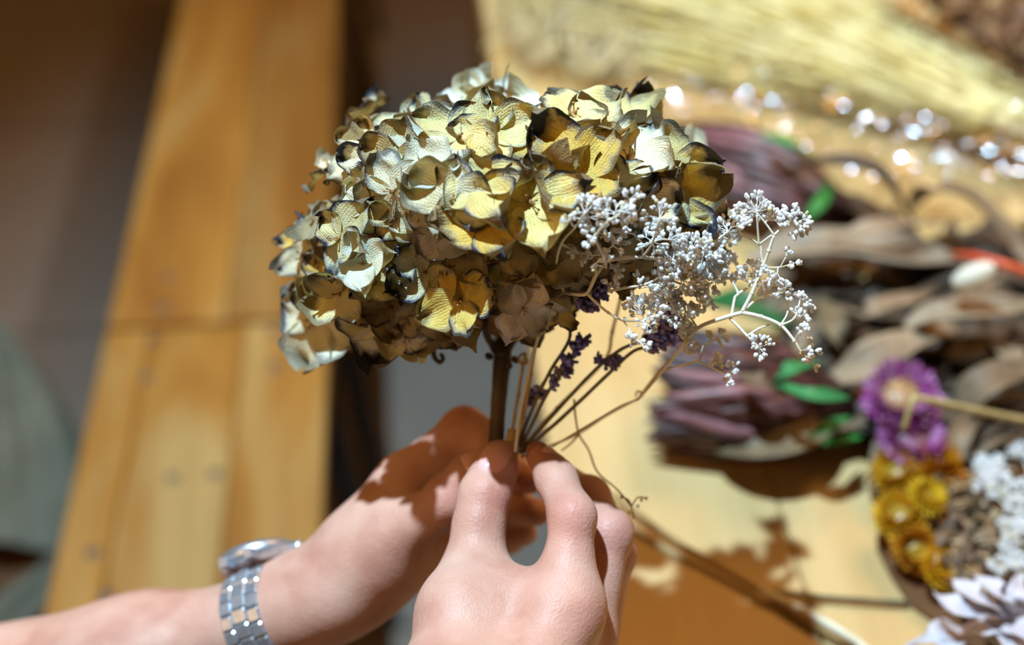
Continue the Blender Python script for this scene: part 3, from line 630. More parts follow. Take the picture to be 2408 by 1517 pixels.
def floret(px, py, rp, style, nx=None, ny=None, nzv=1.0, roll=None, dz=0.0, cup=None, big=1.0, npet=4, z=None, curl=None):
    zz, q = head_depth(px, py)
    if z is None: z = zz+dz
    C = P(px, py, z); rel = C-HC
    en = (RT*(rel.dot(RT)/RX**2)+UP*(rel.dot(UP)/RU**2)+FW*(rel.dot(FW)/RF**2))
    en = en.normalized() if en.length > 0 else -FW
    if nx is None:
        nrm = (en*.75-FW*.45+UP*.15+Vector((random.gauss(0, .18), random.gauss(0, .18), random.gauss(0, .18)))).normalized()
    else: nrm = (RT*nx+UP*ny-FW*nzv).normalized()
    R = rp*z/FPX; roll = random.random()*90 if roll is None else roll
    x0 = (RT-nrm*RT.dot(nrm)); x0 = x0.normalized() if x0.length > .1 else UP; y0_ = nrm.cross(x0)
    mb = MB(); ball(mb, C+nrm*R*.05, R*.055, nrm, 1.0, 8, 6, col=(.8, .6, .4, 1))
    for k in range(3):
        a = random.random()*6.28; e = C+nrm*R*.22+(x0*math.cos(a)+y0_*math.sin(a))*R*.1; tube(mb, [C, e], R*.012, 4, col=(1, .9, .6, 1)); ball(mb, e, R*.028, nrm, 1, 6, 4, col=(1, .9, .6, 1))
    back = C.lerp(CORE, .55); tube(mb, spline([C, C-nrm*R*.45+Vector((0, 0, -.001)), back], 4), [R*.035, R*.028, R*.035], 6)
    fo = mb.build('floret', M['pedicel'], hy)
    cp = random.uniform(.05, .5) if cup is None else cup
    for k in range(npet):
        a = math.radians(roll+k*360/npet+random.uniform(-13, 13)); d = x0*math.cos(a)+y0_*math.sin(a)
        c_ = cp*.8+random.uniform(-.2, .16); sc = random.uniform(.78, 1.18)*big
        petal('petal', C+d*R*.02+nrm*(R*.03*(k % 2)), d, nrm, R*sc, R*sc*random.uniform(1.15, 1.5), c_, random.uniform(-.3, .7) if curl is None else curl, style, fo)
    return fo
# inner filling first (deep, tan), then the ones seen
for i in range(26):
    a = random.random()*6.28; r_ = math.sqrt(random.random())*.8; px = 1165+math.cos(a)*r_*480; py = 515+math.sin(a)*r_*300
    zz, q = head_depth(px, py); floret(px, py, random.uniform(60, 80), random.choice([5, 5, 2, 7]), dz=.028+random.random()*.02)
F = [ # px, py, radius, style, (nx, ny, nz), roll, cup
 (1246, 478, 108, 0, (.05, .25, 1), 90, .22, 0), (1168, 668, 128, 2, (-.05, .05, 1), 45, .35, .1), (1362, 415, 112, 4, (.05, .45, .9), 60, .45, 0),
 (1130, 435, 95, 0, (-.15, .4, .9), 20, .5, 0), (1080, 325, 100, 0, (-.1, .5, .9), 50, .15, 0), (1150, 310, 92, 0, (.1, .15, 1), 95, .12, 0),
 (1592, 420, 118, 0, (.25, .25, .9), 40, .25, 0), (1478, 372, 95, 1, (.0, .6, .8), 60, .6, 0), (1350, 270, 95, 0, (.05, .7, .7), 30, .35, 0),
 (1440, 280, 85, 0, (.2, .7, .7), 75, .5, .02), (1520, 310, 85, 0, (.4, .6, .6), 20, .3, .02), (925, 450, 100, 1, (-.4, -.25, .8), 30, -.2, 0),
 (850, 360, 90, 1, (-.5, .5, .6), 10, .2, .01), (945, 300, 80, 2, (-.4, .8, .4), 55, .5, .03), (775, 392, 80, 1, (-.6, .75, .3), 0, .1, .04),
 (800, 560, 95, 2, (-.6, -.05, .8), 65, -.1, 0), (715, 600, 80, 1, (-.7, -.1, .7), 15, .1, .03), (800, 690, 85, 2, (-.4, -.3, .8), 35, .1, -.005),
 (742, 752, 100, 1, (-.4, -.35, .8), 75, -.15, .0), (898, 768, 98, 1, (-.1, -.5, .8), 80, -.2, .0), (955, 790, 70, 6, (.1, -.6, .7), 20, -.1, .0),
 (1155, 515, 92, 4, (-.1, .3, .9), 15, .4, .004), (1040, 545, 75, 3, (-.1, -.1, 1), 50, .1, .008), (1215, 560, 72, 5, (.0, -.1, 1), 10, .2, .012),
 (1295, 590, 90, 5, (.2, -.2, .9), 45, .0, .01), (1228, 725, 82, 3, (.2, -.3, .9), 60, .0, -.002), (1085, 705, 95, 4, (-.4, -.1, .85), 20, .5, .004),
 (1000, 640, 72, 2, (-.1, -.2, .9), 40, .2, .012), (945, 600, 70, 2, (-.2, .0, .9), 80, .4, .016), (1035, 400, 80, 6, (-.4, .3, .8), 20, .3, 0),
 (1062, 462, 85, 1, (-.2, .0, 1), 70, .1, 0), (1565, 480, 90, 4, (.3, -.1, .9), 30, .5, .01), (1500, 470, 78, 1, (.1, .0, 1), 85, .6, .006),
 (1155, 225, 62, 6, (.0, .8, .5), 90, .6, .05), (1215, 310, 70, 6, (.1, .7, .6), 10, .2, .03), (1255, 270, 66, 6, (.1, .8, .5), 45, .5, .05),
 (1400, 320, 88, 4, (.1, .75, .6), 15, .3, .005), (1300, 340, 92, 4, (-.05, .8, .6), 40, .35, .005), (1640, 400, 72, 6, (.6, .5, .4), 60, .4, .04),
 (1650, 510, 70, 2, (.7, -.1, .5), 15, .1, .03), (1570, 570, 80, 5, (.4, -.5, .7), 45, .1, .02), (1360, 620, 85, 5, (.1, -.4, .9), 10, .1, .02),
 (1430, 560, 80, 5, (.1, -.3, .9), 50, .2, .02), (920, 375, 78, 5, (-.2, .2, .9), 70, .4, .01), (985, 350, 76, 6, (-.2, .6, .7), 30, .3, .01),
 (985, 480, 70, 5, (-.1, .0, 1), 10, .2, .01), (870, 480, 70, 6, (-.4, -.1, .8), 60, .1, .006), (855, 620, 72, 6, (-.2, .2, .9), 15, .6, -.002),
 (880, 670, 60, 2, (.1, .3, .9), 45, .6, .004), (920, 720, 70, 5, (-.1, -.3, .9), 20, .2, .012), (765, 660, 70, 4, (-.6, -.2, .7), 50, .3, .02),
 (1000, 730, 76, 5, (.0, -.5, .8), 30, .1, .012), (855, 800, 66, 5, (-.2, -.7, .6), 70, .0, .012), (1045, 775, 70, 5, (.0, -.7, .6), 15, .0, .014),
 (930, 520, 66, 2, (-.1, -.2, 1), 55, .3, .008), (740, 520, 62, 5, (-.7, .2, .6), 45, .2, .03), (700, 560, 40, 4, (-.8, .3, .4), 0, .4, .04),
 (1090, 600, 70, 5, (-.1, -.2, 1), 40, .1, .012), (1320, 520, 80, 5, (.1, -.1, 1), 80, .2, .012), (1450, 440, 80, 2, (.1, .1, 1), 25, .5, .004),
 (1420, 470, 75, 4, (.0, -.1, 1), 60, .3, .012), (1010, 290, 66, 2, (-.1, .8, .5), 20, .5, .03), (1090, 245, 60, 6, (-.1, .9, .4), 70, .4, .05),
 (1655, 560, 74, 5, (.6, -.3, .6), 20, .2, .02), (1500, 605, 76, 5, (.1, -.5, .7), 65, .1, .02), (1590, 610, 66, 7, (.4, -.5, .6), 35, .1, .03), (1420, 640, 66, 5, (.1, -.6, .6), 10, .1, .03),
 (1545, 370, 70, 4, (.3, .5, .7), 10, .5, .01), (870, 270, 46, 2, (-.5, .8, .2), 30, .7, .05), (1020, 790, 52, 5, (.2, -.8, .4), 0, .2, .03),
]
for (px, py, rp, st_, nn, rl, cp_, dz) in F: floret(px, py, rp*(1.26 if px > 1020 and py < 540 else 1.14), st_, nn[0], nn[1], nn[2], rl, dz-.002, cp_)
# extra small inner petals that fill the dome
for i in range(14):
    a = random.random()*6.28; r_ = .3+.6*math.sqrt(random.random()); px = 1165+math.cos(a)*r_*470; py = 505+math.sin(a)*r_*290
    if px > 1350 and py > 560: continue
    floret(px, py, random.uniform(52, 70), random.choice([1, 2, 5, 6, 4]), dz=.012)
def hstem():
    mb = MB(); Zs = .612
    pts = [P(1165, 1130, .60), P(1167, 1040, .603), P(1172, 950, .606), P(1180, 860, .61), P(1184, 820, Zs)]
    tube(mb, spline(pts, 6), [20*.6/FPX, 19*.6/FPX, 18*.6/FPX, 19*.6/FPX, 23*.6/FPX, 20*.6/FPX], 14, jit=.04)
    n0 = P(1180, 845, .611)
    for (px, py, z, r_) in [(1140, 770, .60, 9), (1182, 760, .615, 9), (1222, 770, .605, 10), (1170, 770, .65, 9)]:
        tube(mb, spline([n0, P((1180+px)/2-2, 812, .61), P(px, py, z), P(px, py, z).lerp(CORE, .5)], 5), [12*.6/FPX, r_*.6/FPX, 6*.6/FPX], 9, jit=.05)
    for (px, py) in [(1150, 838), (1212, 846), (1178, 828), (1196, 860)]: ball(mb, P(px, py, .607), 11*.6/FPX, Vector((random.random(), random.random(), 1)), .8, 8, 6)
    mb.build('stem', M['hstem'], hy)
    mb = MB(); tube(mb, spline([P(1020, 790, .615), P(1018, 815, .61), P(1022, 840, .608), P(1034, 852, .606), P(1042, 843, .606), P(1036, 832, .607)], 5), [8*.6/FPX, 6*.6/FPX, 5*.6/FPX], 8); mb.build('curled_stalk', M['hstem'], hy)
    for i in range(22):
        f_ = F[i*2]; mb = MB(); zz, q = head_depth(f_[0], f_[1])
        tube(mb, spline([P(1180, 790, .612), CORE.lerp(P(f_[0], f_[1], zz), .45)+UP*-.004, P(f_[0], f_[1], zz+.025)], 5), [.0016, .0011, .0009], 6, caps=False); mb.build('branchlet', M['pedicel'], hy)
hstem()
# ------------------------------------------------------------------ bouquet: baby's breath
random.seed(33)
bbr = empty('babys_breath_sprig', P(1200, 1060, .605), 'airy white baby\'s breath sprig branching right of the hydrangea in the hand', 'dried flower')
mbs = MB()
def zb(px): return .540+(px-1300)*.00002
BR = [ # pixel polylines (x, y, dz) with start/end radius in px
 ([(1212, 1062, .045), (1225, 960, .04), (1255, 830, .035), (1290, 720, .02), (1326, 688, .01)], 5, 4),
 ([(1326, 688, .01), (1308, 630, .0), (1320, 573, -.01), (1352, 535, -.02), (1377, 500, -.03)], 4, 3),
 ([(1326, 688, .01), (1350, 692, .005), (1380, 690, 0), (1400, 650, 0), (1425, 614, 0)], 4, 5),
 ([(1425, 614, 0), (1470, 606, 0), (1530, 606, 0), (1590, 622, .003), (1650, 645, .01)], 5, 4),
 ([(1425, 614, 0), (1405, 575, -.012), (1403, 552, -.025), (1430, 520, -.035)], 4, 3),
 ([(1380, 690, 0), (1400, 710, -.002), (1430, 735, -.004), (1465, 753, -.006), (1515, 756, -.006), (1548, 768, -.006)], 4, 2.5),
 ([(1430, 685, .004), (1470, 677, .004), (1520, 668, .004), (1570, 640, .004)], 4, 3),
 ([(1570, 655, .004), (1625, 676, .006), (1660, 672, .006), (1690, 655, .006)], 3, 2.5),
 ([(1500, 940, .045), (1560, 870, .035), (1600, 820, .02), (1640, 772, .012), (1700, 748, .01), (1745, 735, .008)], 4, 6),
 ([(1300, 1050, .05), (1400, 990, .05), (1460, 955, .048), (1500, 940, .045)], 3, 3),
 ([(1745, 735, .008), (1768, 690, .006), (1795, 625, .004), (1808, 590, .002), (1820, 553, 0)], 6, 4),
 ([(1820, 553, 0), (1840, 535, 0), (1862, 517, 0)], 3.5, 2.5), ([(1820, 553, 0), (1800, 525, 0), (1779, 500, 0)], 3, 2.5),
 ([(1795, 625, .004), (1790, 600, .004), (1785, 575, .004), (1740, 550, .004)], 2.5, 3), ([(1785, 575, .004), (1815, 553, 0)], 3, 3), ([(1785, 577, .004), (1782, 540, .002), (1780, 505, 0)], 3, 3),
 ([(1795, 628, .004), (1830, 629, .002), (1862, 620, .002)], 3, 2), ([(1835, 628, .002), (1848, 605, 0)], 2, 2),
 ([(1745, 735, .008), (1790, 745, .005), (1836, 765, .002), (1868, 802, 0), (1885, 830, 0), (1906, 848, 0)], 6, 3),
 ([(1836, 765, .002), (1868, 748, 0), (1882, 705, 0)], 3.5, 2.5), ([(1836, 765, .002), (1852, 735, .002), (1850, 700, .004)], 3, 2),
 ([(1716, 748, .01), (1740, 772, .008), (1757, 790, .006), (1785, 818, .005)], 4.5, 3), ([(1757, 790, .006), (1785, 773, .006), (1812, 762, .006)], 3.5, 2.5),
 ([(1720, 742, .01), (1728, 700, .014), (1735, 688, .016), (1708, 640, .018)], 4, 3), ([(1735, 692, .016), (1765, 670, .018), (1775, 650, .018)], 4, 3),
 ([(1745, 735, .008), (1780, 705, .014), (1830, 690, .016), (1846, 684, .016)], 4, 3),
 ([(1655, 592, .01), (1690, 562, .008), (1712, 545, .006)], 3.5, 3), ([(1600, 640, .01), (1630, 605, .01), (1655, 592, .01)], 3.5, 3),
 ([(1510, 608, 0), (1510, 575, 0), (1500, 560, 0)], 3, 2.5), ([(1510, 606, 0), (1535, 570, -.01), (1550, 520, -.03)], 3, 2.5),
 ([(1560, 870, .035), (1640, 848, .03), (1655, 815, .03), (1687, 795, .03)], 3.5, 3), ([(1640, 848, .03), (1675, 865, .03), (1719, 885, .03)], 3, 2.5),
 ([(1352, 535, -.02), (1345, 528, -.03), (1340, 515, -.035)], 2.5, 2), ([(1320, 573, -.01), (1350, 590, -.005), (1365, 597, -.005)], 3, 2), ([(1350, 590, -.005), (1400, 600, -.005), (1440, 580, -.005)], 2.5, 2),
 ([(1380, 690, 0), (1400, 655, -.01), (1402, 620, -.014), (1420, 612, -.014)], 3, 2), ([(1640, 772, .012), (1620, 740, .01), (1611, 731, .01)], 3, 2.5),
 ([(1465, 753, -.006), (1480, 775, -.008), (1490, 800, -.01)], 2.5, 2), ([(1640, 690, .006), (1645, 710, .004), (1668, 718, .004)], 3, 2.5),
 ([(1430, 520, -.035), (1460, 500, -.03), (1480, 470, -.025)], 2.5, 2),
]
ends = []
for pts, r0, r1 in BR:
    W3 = [P(x, y, zb(x)+d) for x, y, d in pts]; z0 = .57
    tube(mbs, spline(W3, 6), [r0*z0/FPX/1.15, r1*z0/FPX/1.15], 7, jit=.05); ends += [(x, y, d, w) for (x, y, d), w in zip(pts, W3)]
    for x in W3[1:-1]: ball(mbs, x, r0*z0/FPX*.95, Vector((0, 0, 1)), 1.1, 6, 5)
mbs.build('stem', M['bb_stem'], bbr)
CLU = [(1779, 487, 34, 30), (1712, 545, 40, 34), (1745, 520, 26, 18), (1820, 506, 26, 16), (1858, 512, 34, 28), (1890, 530, 26, 16), (1852, 592, 16, 6), (1868, 620, 16, 6), (1770, 636, 34, 22), (1827, 655, 26, 12), (1801, 670, 22, 10), (1846, 690, 26, 14),
 (1893, 709, 26, 16), (1884, 744, 22, 12), (1887, 775, 20, 8), (1906, 815, 24, 10), (1909, 850, 20, 8), (1789, 815, 28, 18), (1687, 791, 24, 14), (1684, 848, 20, 8), (1719, 868, 26, 12), (1719, 900, 12, 3), (1624, 815, 24, 12),
 (1627, 580, 44, 34), (1596, 600, 38, 26), (1668, 617, 46, 34), (1706, 615, 36, 24), (1643, 646, 44, 32), (1596, 650, 42, 28), (1675, 655, 36, 24), (1548, 690, 42, 26), (1516, 661, 30, 12), (1500, 718, 40, 26), (1570, 690, 36, 22), (1611, 731, 42, 24), (1643, 709, 30, 12), (1668, 715, 24, 8), (1620, 775, 36, 20),
 (1554, 505, 44, 24), (1535, 566, 36, 20), (1472, 503, 34, 18), (1421, 484, 26, 12), (1487, 462, 24, 10), (1377, 490, 36, 16), (1339, 520, 16, 4), (1405, 544, 34, 16), (1465, 541, 32, 16), (1510, 548, 28, 12), (1364, 597, 24, 10), (1402, 590, 24, 12), (1440, 575, 26, 12), (1421, 615, 24, 8), (1450, 636, 22, 8), (1436, 665, 18, 6), (1530, 760, 34, 16), (1490, 800, 26, 9), (1516, 812, 16, 4), (1570, 600, 34, 20), (1390, 520, 28, 16), (1440, 500, 28, 14), (1456, 560, 26, 12), (1385, 565, 22, 10), (1590, 560, 30, 18), (1560, 640, 36, 20), (1620, 610, 40, 24), (1650, 680, 34, 18), (1540, 720, 30, 16), (1580, 745, 28, 14), (1590, 700, 30, 14), (1700, 640, 28, 14), (1660, 575, 28, 14), (1800, 640, 22, 10), (1740, 500, 24, 14), (1800, 490, 24, 12), (1875, 545, 20, 8), (1690, 580, 24, 10), (1740, 650, 28, 14)]
for (px, py, rp, nb_) in CLU:
    best = min(ends, key=lambda e: (e[0]-px)**2+(e[1]-py)**2+((e[0], e[1]) == (px, py)))
    d = best[2]+random.gauss(0, .006); z = zb(px)+d; C = P(px, py, z); base = best[3]
    dv = (C-base)
    if dv.length < .002 or dv.length > .02: dv = (UP*.8+RT*random.uniform(-.4, .6)-FW*.2)*.006
    R = rp*z/FPX; b0 = C-dv.normalized()*R*.75
    mb = MB()
    if (base-b0).length > .0008: tube(mb, spline([base, base.lerp(b0, .5)+UP*.0006, b0], 3), 2.0*z/FPX, 6, col=(.95, .92, .82, 1))
    cluster(mb, mb, b0, dv, R, int(nb_*1.6), 5.1*z/FPX, 1.2, .06, 7)
    mb.build('flower_cluster', M['bud'], bbr)
# second, beige sprig: thin forked stems with a few last buds
b2 = empty('babys_breath_sprig', P(1300, 1050, .62), 'bare beige sprig drooping right of the pinching fingers, few tiny buds', 'dried flower')
mbs = MB()
for pts, r0, r1 in [([(1225, 1075, .605), (1290, 1050, .61), (1360, 1020, .615), (1430, 975, .615), (1500, 938, .61)], 3, 3), ([(1350, 940, .60), (1354, 985, .605), (1362, 1022, .61), (1385, 1060, .61), (1405, 1110, .605), (1450, 1150, .60), (1485, 1190, .60)], 3, 2),
                    ([(1362, 1022, .61), (1340, 1045, .61), (1320, 1060, .61)], 3, 2), ([(1485, 1190, .60), (1478, 1176, .60), (1462, 1168, .60)], 2, 2), ([(1485, 1190, .60), (1500, 1170, .60), (1520, 1172, .60)], 2, 2), ([(1485, 1190, .6), (1490, 1215, .6)], 2, 2),
                    ([(1500, 938, .61), (1512, 928, .61), (1500, 920, .61), (1494, 932, .61)], 3, 2), ([(1500, 938, .61), (1560, 860, .6), (1590, 835, .595)], 3, 2)]:
    tube(mbs, spline([P(*p) for p in pts], 6), [r0*.6/FPX, r1*.6/FPX], 6, jit=.08)
mbs.build('stem', M['twig'], b2)
for px, py in [(1462, 1168), (1520, 1172), (1490, 1216), (1480, 1205), (1500, 1190), (1508, 1176)]:
    mb = MB(); ball(mb, P(px, py, .60), 4*.6/FPX, UP, 1.2, 7, 5); mb.build('bud', M['bud'], b2)
# pale bare stems beside the thick one
for i, (pts, lab) in enumerate([
    ([(1195, 1080, .6), (1205, 1010, .602), (1218, 930, .602), (1228, 870, .60), (1236, 830, .598)], 'pale looped stem closest to the thick brown hydrangea stem'),
    ([(1200, 1080, .6), (1232, 980, .598), (1248, 880, .595), (1268, 780, .592), (1292, 700, .588)], 'tall pale stem rising behind the left lavender spike'),
    ([(1222, 1060, .612), (1310, 960, .615), (1420, 850, .62), (1440, 780, .625), (1460, 700, .63)], 'pale stem leaning behind the two parallel lavender stems')]):
    mb = MB(); W3 = [P(*p) for p in pts]; tube(mb, spline(W3, 7), 4.2*.6/FPX, 7, jit=.1)
    for w in W3[1:-1]: ball(mb, w, 6*.6/FPX, UP, 1.1, 7, 5)
    o = mb.build('flower_stem', M['twig'], loc=W3[0]); tag(o, lab, 'stem', 'pale stems in the bunch')
    if i == 0:
        mb = MB(); tube(mb, spline([P(1236, 830, .598), P(1222, 838, .598), P(1226, 858, .598), P(1240, 852, .598), P(1234, 834, .598)], 5), 3.2*.6/FPX, 6); mb.build('tendril', M['twig'], o)
# ------------------------------------------------------------------ bouquet: lavender
random.seed(44)
def lavender(stem, whorls, label, blue=.25, dense=7):
    W3 = [P(*p) for p in stem]; root = empty('lavender_sprig', W3[0], label, 'dried flower', 'lavender sprigs in the bunch')
    mb = MB(); tube(mb, spline(W3, 7), [5.0*.6/FPX, 3.6*.6/FPX], 8, jit=.06); mb.build('stem', M['lav_stem'], root)
    for (px, py, z, rp) in whorls:
        c = P(px, py, z); R = rp*z/FPX; mb = MB(); mb2 = MB(); nb_ = 0
        ax = (W3[-1]-W3[-2]).normalized(); x, y = frame_of(ax)
        for k in range(dense*2):
            a = 2*math.pi*k/dense+random.random()*.5; d = (x*math.cos(a)+y*math.sin(a)+ax*random.uniform(.3, 1.3)).normalized()
            b0 = c+ax*R*random.uniform(-.5, .4); L_ = R*random.uniform(.8, 1.15); w = R*.24
            g = random.uniform(.6, 1.5); col = (g, g*.95, g*1.05, 1) if random.random() > .25 else (1.7, 1.2, .9, 1)
            tube(mb, [b0, b0+d*L_*.3, b0+d*L_*.75, b0+d*L_], [w*.4, w, w*.95, w*.7], 7, col=col, caps=False)
            tube(mb, [b0+d*L_, b0+d*L_*.9], [w*.7, w*.45], 7, col=(.3, .25, .25, 1), caps=True)
            if random.random() < blue:
                e = b0+d*L_*.85; tube(mb2, [e, e+d*R*.3, e+d*R*.42], [w*.5, w*.75, w*.5], 6); nb_ += 1
        o = mb.build('whorl', M['lav'], root)
        if nb_: o2 = mb2.build('corolla', M['lav_blue'], o); o2['label'] = 'violet-blue petals'
lavender([(1215, 1065, .603), (1240, 990, .60), (1290, 880, .593), (1338, 800, .588), (1340, 740, .582), (1375, 700, .576), (1412, 668, .572)],
         [(1340, 758, .582, 22), (1368, 722, .577, 30), (1385, 718, .575, 26), (1404, 692, .572, 26), (1414, 672, .570, 24)], 'lavender sprig rising highest, its tip under the white buds', .3)
lavender([(1218, 1065, .604), (1250, 1000, .6), (1290, 920, .594), (1330, 860, .588), (1365, 805, .583)],
         [(1268, 925, .597, 20), (1300, 905, .593, 20), (1325, 878, .59, 24), (1334, 850, .587, 24), (1352, 824, .585, 24), (1368, 808, .583, 22)], 'lavender sprig with a dark spike just right of the pale stems', .25)
lavender([(1222, 1064, .605), (1310, 965, .60), (1400, 870, .592), (1460, 822, .588), (1520, 796, .58), (1590, 740, .575)],
         [(1520, 800, .580, 26), (1540, 782, .578, 32), (1552, 760, .576, 34), (1570, 740, .574, 34), (1580, 716, .572, 28), (1405, 850, .592, 18)], 'lavender sprig with the fullest spike, behind lacy white buds', .3, 9)
lavender([(1226, 1066, .606), (1330, 975, .60), (1430, 880, .592), (1490, 826, .586), (1540, 812, .583), (1600, 770, .580)],
         [(1430, 862, .592, 22), (1446, 848, .591, 20), (1530, 822, .584, 18), (1555, 808, .582, 24), (1582, 795, .58, 26), (1598, 772, .579, 24)], 'lavender sprig whose stem runs lowest of the parallel pair', .25, 8)
lavender([(1212, 1060, .606), (1222, 1010, .606), (1232, 960, .604), (1240, 930, .602)], [(1240, 945, .602, 22), (1250, 930, .601, 20)], 'short stubby lavender sprig low beside the fingers', .0)
# raffia-like tape around the stems at the pinch
mb = MB(); tube(mb, spline([P(1196, 1100, .598), P(1200, 1060, .598), P(1206, 1010, .6)], 4), [18*.6/FPX, 20*.6/FPX, 12*.6/FPX], 10, jit=.05)
tag(mb.build('straw_stem', M['twig'], loc=P(1200, 1060, .598)), 'wide tan straw stem gripped between thumb and forefinger', 'stem', 'pale stems in the bunch')
# ------------------------------------------------------------------ the person: arms and hands by a blended distance field
class Field:
    def __init__(s): s.groups = []; s.bodies = [0]
    def grp(s, k): s.groups.append((k, [])); return s.groups[-1][1]
    def prep(s):
        s.flat = [p for k, g in s.groups for p in g]
    def cull(s, c, R):
        """only the prims that can matter within R of c"""
        keep = Field(); X = c[None]
        for gi, (kb, prims) in enumerate(s.groups):
            g = keep.grp(kb); keep.bodies = s.bodies
            for (a, b, ra, rb, k) in prims:
                ba = b-a; t = min(1, max(0, float((c-a)@ba)/max(1e-12, float(ba@ba)))); e = float(np.linalg.norm(c-a-t*ba))-max(ra, rb)
                if e < R+.036: g.append((a, b, ra, rb, k))
        return keep
    def ev(s, X, only=None):
        D = None; sets = {}
        for gi, (kb, prims) in enumerate(s.groups):
            d = None
            for (a, b, ra, rb, k) in prims:
                ba = b-a; t = np.clip(((X-a)@ba)/max(1e-12, ba@ba), 0, 1); q = X-a-t[..., None]*ba
                e = np.sqrt((q*q).sum(-1))-(ra+(rb-ra)*t)
                if d is None: d = e
                else: h = np.maximum(k-np.abs(d-e), 0)/k; d = np.minimum(d, e)-h*h*k*.25
            sets[gi] = d
        body = None
        for gi in s.bodies:
            d = sets[gi]
            if d is None: continue
            if body is None: body = d
            else: h = np.maximum(.002-np.abs(body-d), 0)/.002; body = np.minimum(body, d)-h*h*.0005
        D = body
        for gi, (kb, prims) in enumerate(s.groups):
            d = sets[gi]
            if gi in s.bodies or d is None: continue
            if body is not None: h = np.maximum(kb-np.abs(body-d), 0)/kb; d = np.minimum(body, d)-h*h*kb*.25
            D = d if D is None else np.minimum(D, d)
        return D if D is not None else np.full(X.shape[:-1], 1.0)
def A(p): return np.array(p, dtype=np.float64)
def surface(fld, lo, hi, h, B=20):
    """surface nets over blocks, skipping blocks away from the surface"""
    lo = A(lo); dims = np.ceil((A(hi)-lo)/h).astype(int)+2; big = int(max(dims))+8
    keyf = lambda I: (I[..., 0].astype(np.int64)*big+I[..., 1])*big+I[..., 2]
    K, V, Q = [], [], []
    nb_ = np.ceil(dims/B).astype(int)
    cs = np.stack(np.meshgrid(*[np.arange(n) for n in nb_], indexing='ij'), -1).reshape(-1, 3)
    cen = lo+(cs+.5)*B*h; dd = fld.ev(cen)
    for c0, d0 in zip(cs, dd):
        if abs(d0) > B*h*1.05+.006: continue
        o = c0*B; r_ = [np.arange(-1, B+1)+o[i] for i in range(3)]
        I = np.stack(np.meshgrid(*r_, indexing='ij'), -1); X = lo+I*h; S = fld.cull(lo+(c0+.5)*B*h, B*h*.95).ev(X.reshape(-1, 3)).reshape(I.shape[:3])
        neg = S < 0
        if neg.all() or not neg.any(): continue
        n = B+1; acc = np.zeros((n, n, n, 3)); cnt = np.zeros((n, n, n))
        g = lambda dx, dy, dz: S[dx:dx+n, dy:dy+n, dz:dz+n]
        cor = [(i, j, k) for i in (0, 1) for j in (0, 1) for k in (0, 1)]
        for a in cor:
            for ax in range(3):
                if a[ax]: continue
                b = list(a); b[ax] = 1; s0, s1 = g(*a), g(*b); m_ = (s0 < 0) != (s1 < 0)
                t = np.where(m_, s0/np.where(m_, s0-s1, 1), 0)
                for q in range(3): acc[..., q] += np.where(m_, a[q]+(t if q == ax else 0), 0)
                cnt += m_
        m_ = cnt > 0; idx = np.argwhere(m_)
        gi = idx+(o-1); V.append(lo+(gi+acc[m_]/cnt[m_][:, None])*h); K.append(keyf(gi+2))
        # faces: sample (i) in the block, local index i+1
        for ax in range(3):
            s0 = neg[1:-1, 1:-1, 1:-1]; sl = [slice(1, -1)]*3; sl[ax] = slice(2, None); s1 = neg[tuple(sl)]
            e = np.argwhere(s0 != s1)
            if not len(e): continue
            G = e+o; a1, a2 = (ax+1) % 3, (ax+2) % 3; u = np.zeros(3, int); u[a1] = 1; w = np.zeros(3, int); w[a2] = 1
            quad = np.stack([keyf(G+2), keyf(G-u+2), keyf(G-u-w+2), keyf(G-w+2)], 1)
            flip = s0[tuple(e.T)] ; quad[~flip] = quad[~flip][:, ::-1]; Q.append(quad)
    K = np.concatenate(K); V = np.concatenate(V); Q = np.concatenate(Q)
    uk, first = np.unique(K, return_index=True); V = V[first]; pos = np.searchsorted(uk, Q); pos = np.clip(pos, 0, len(uk)-1)
    ok = (uk[pos] == Q).all(1); return V, pos[ok][:, ::-1]
def nd(px, py, z): return A(P(px, py, z))
SK = Field()
mm = .001
# right hand --------------------------------------------------
rw = nd(1072, 1760, .515)
body = SK.grp(.01)
def chain(g, pts, rs, k=.004, knob=0.0):
    for i in range(len(pts)-1):
        g.append((pts[i], pts[i+1], rs[i]*mm, rs[i+1]*mm, k))
        if knob and 0 < i: g.append((pts[i], pts[i]+1e-6, rs[i]*mm*(1+knob), rs[i]*mm*(1+knob), k))
MCP_R = [nd(1335, 1425, .552), nd(1375, 1500, .572), nd(1385, 1560, .592), nd(1370, 1620, .612)]
for i, mc in enumerate(MCP_R):
    off = A(RT)*(.008*(1.2-i))*1.0
    body.append((rw+A(RT)*(.010-.006*i)+A(FW)*(.008*i), mc, .0195, .0136-.0008*i, .012))
thb = nd(1092, 1440, .556)
body.append((rw-A(RT)*.008, thb, .025, .0145, .014)); body.append((thb, nd(1255, 1455, .556), .0150, .0130, .012))
body.append((thb, nd(1122, 1335, .572), .0150, .0115, .012))
body.append((nd(1200, 1400, .560), nd(1300, 1430, .556), .0100, .0110, .012))
body.append((nd(1316, 1436, .549), nd(1322, 1462, .548), .0142, .0135, .008))
elbow_r, sh_r = A((-.045, .075, .80)), A((-.14, -.14, 1.02))
body.append((rw, rw+(elbow_r-rw)*.12, .025, .025, .02)); body.append((rw, rw+(elbow_r-rw)*.6, .0255, .040, .02)); body.append((rw+(elbow_r-rw)*.6, elbow_r, .040, .040, .03))
body.append((elbow_r, sh_r, .040, .055, .03))
th_r = SK.grp(.009)
chain(th_r, [nd(1116, 1330, .572), nd(1126, 1235, .577), nd(1140, 1165, .582), nd(1164, 1098, .588), nd(1176, 1066, .592)], [11.0, 9.2, 9.3, 8.2, 5.6], .005, .03)
ix_r = SK.grp(.008)
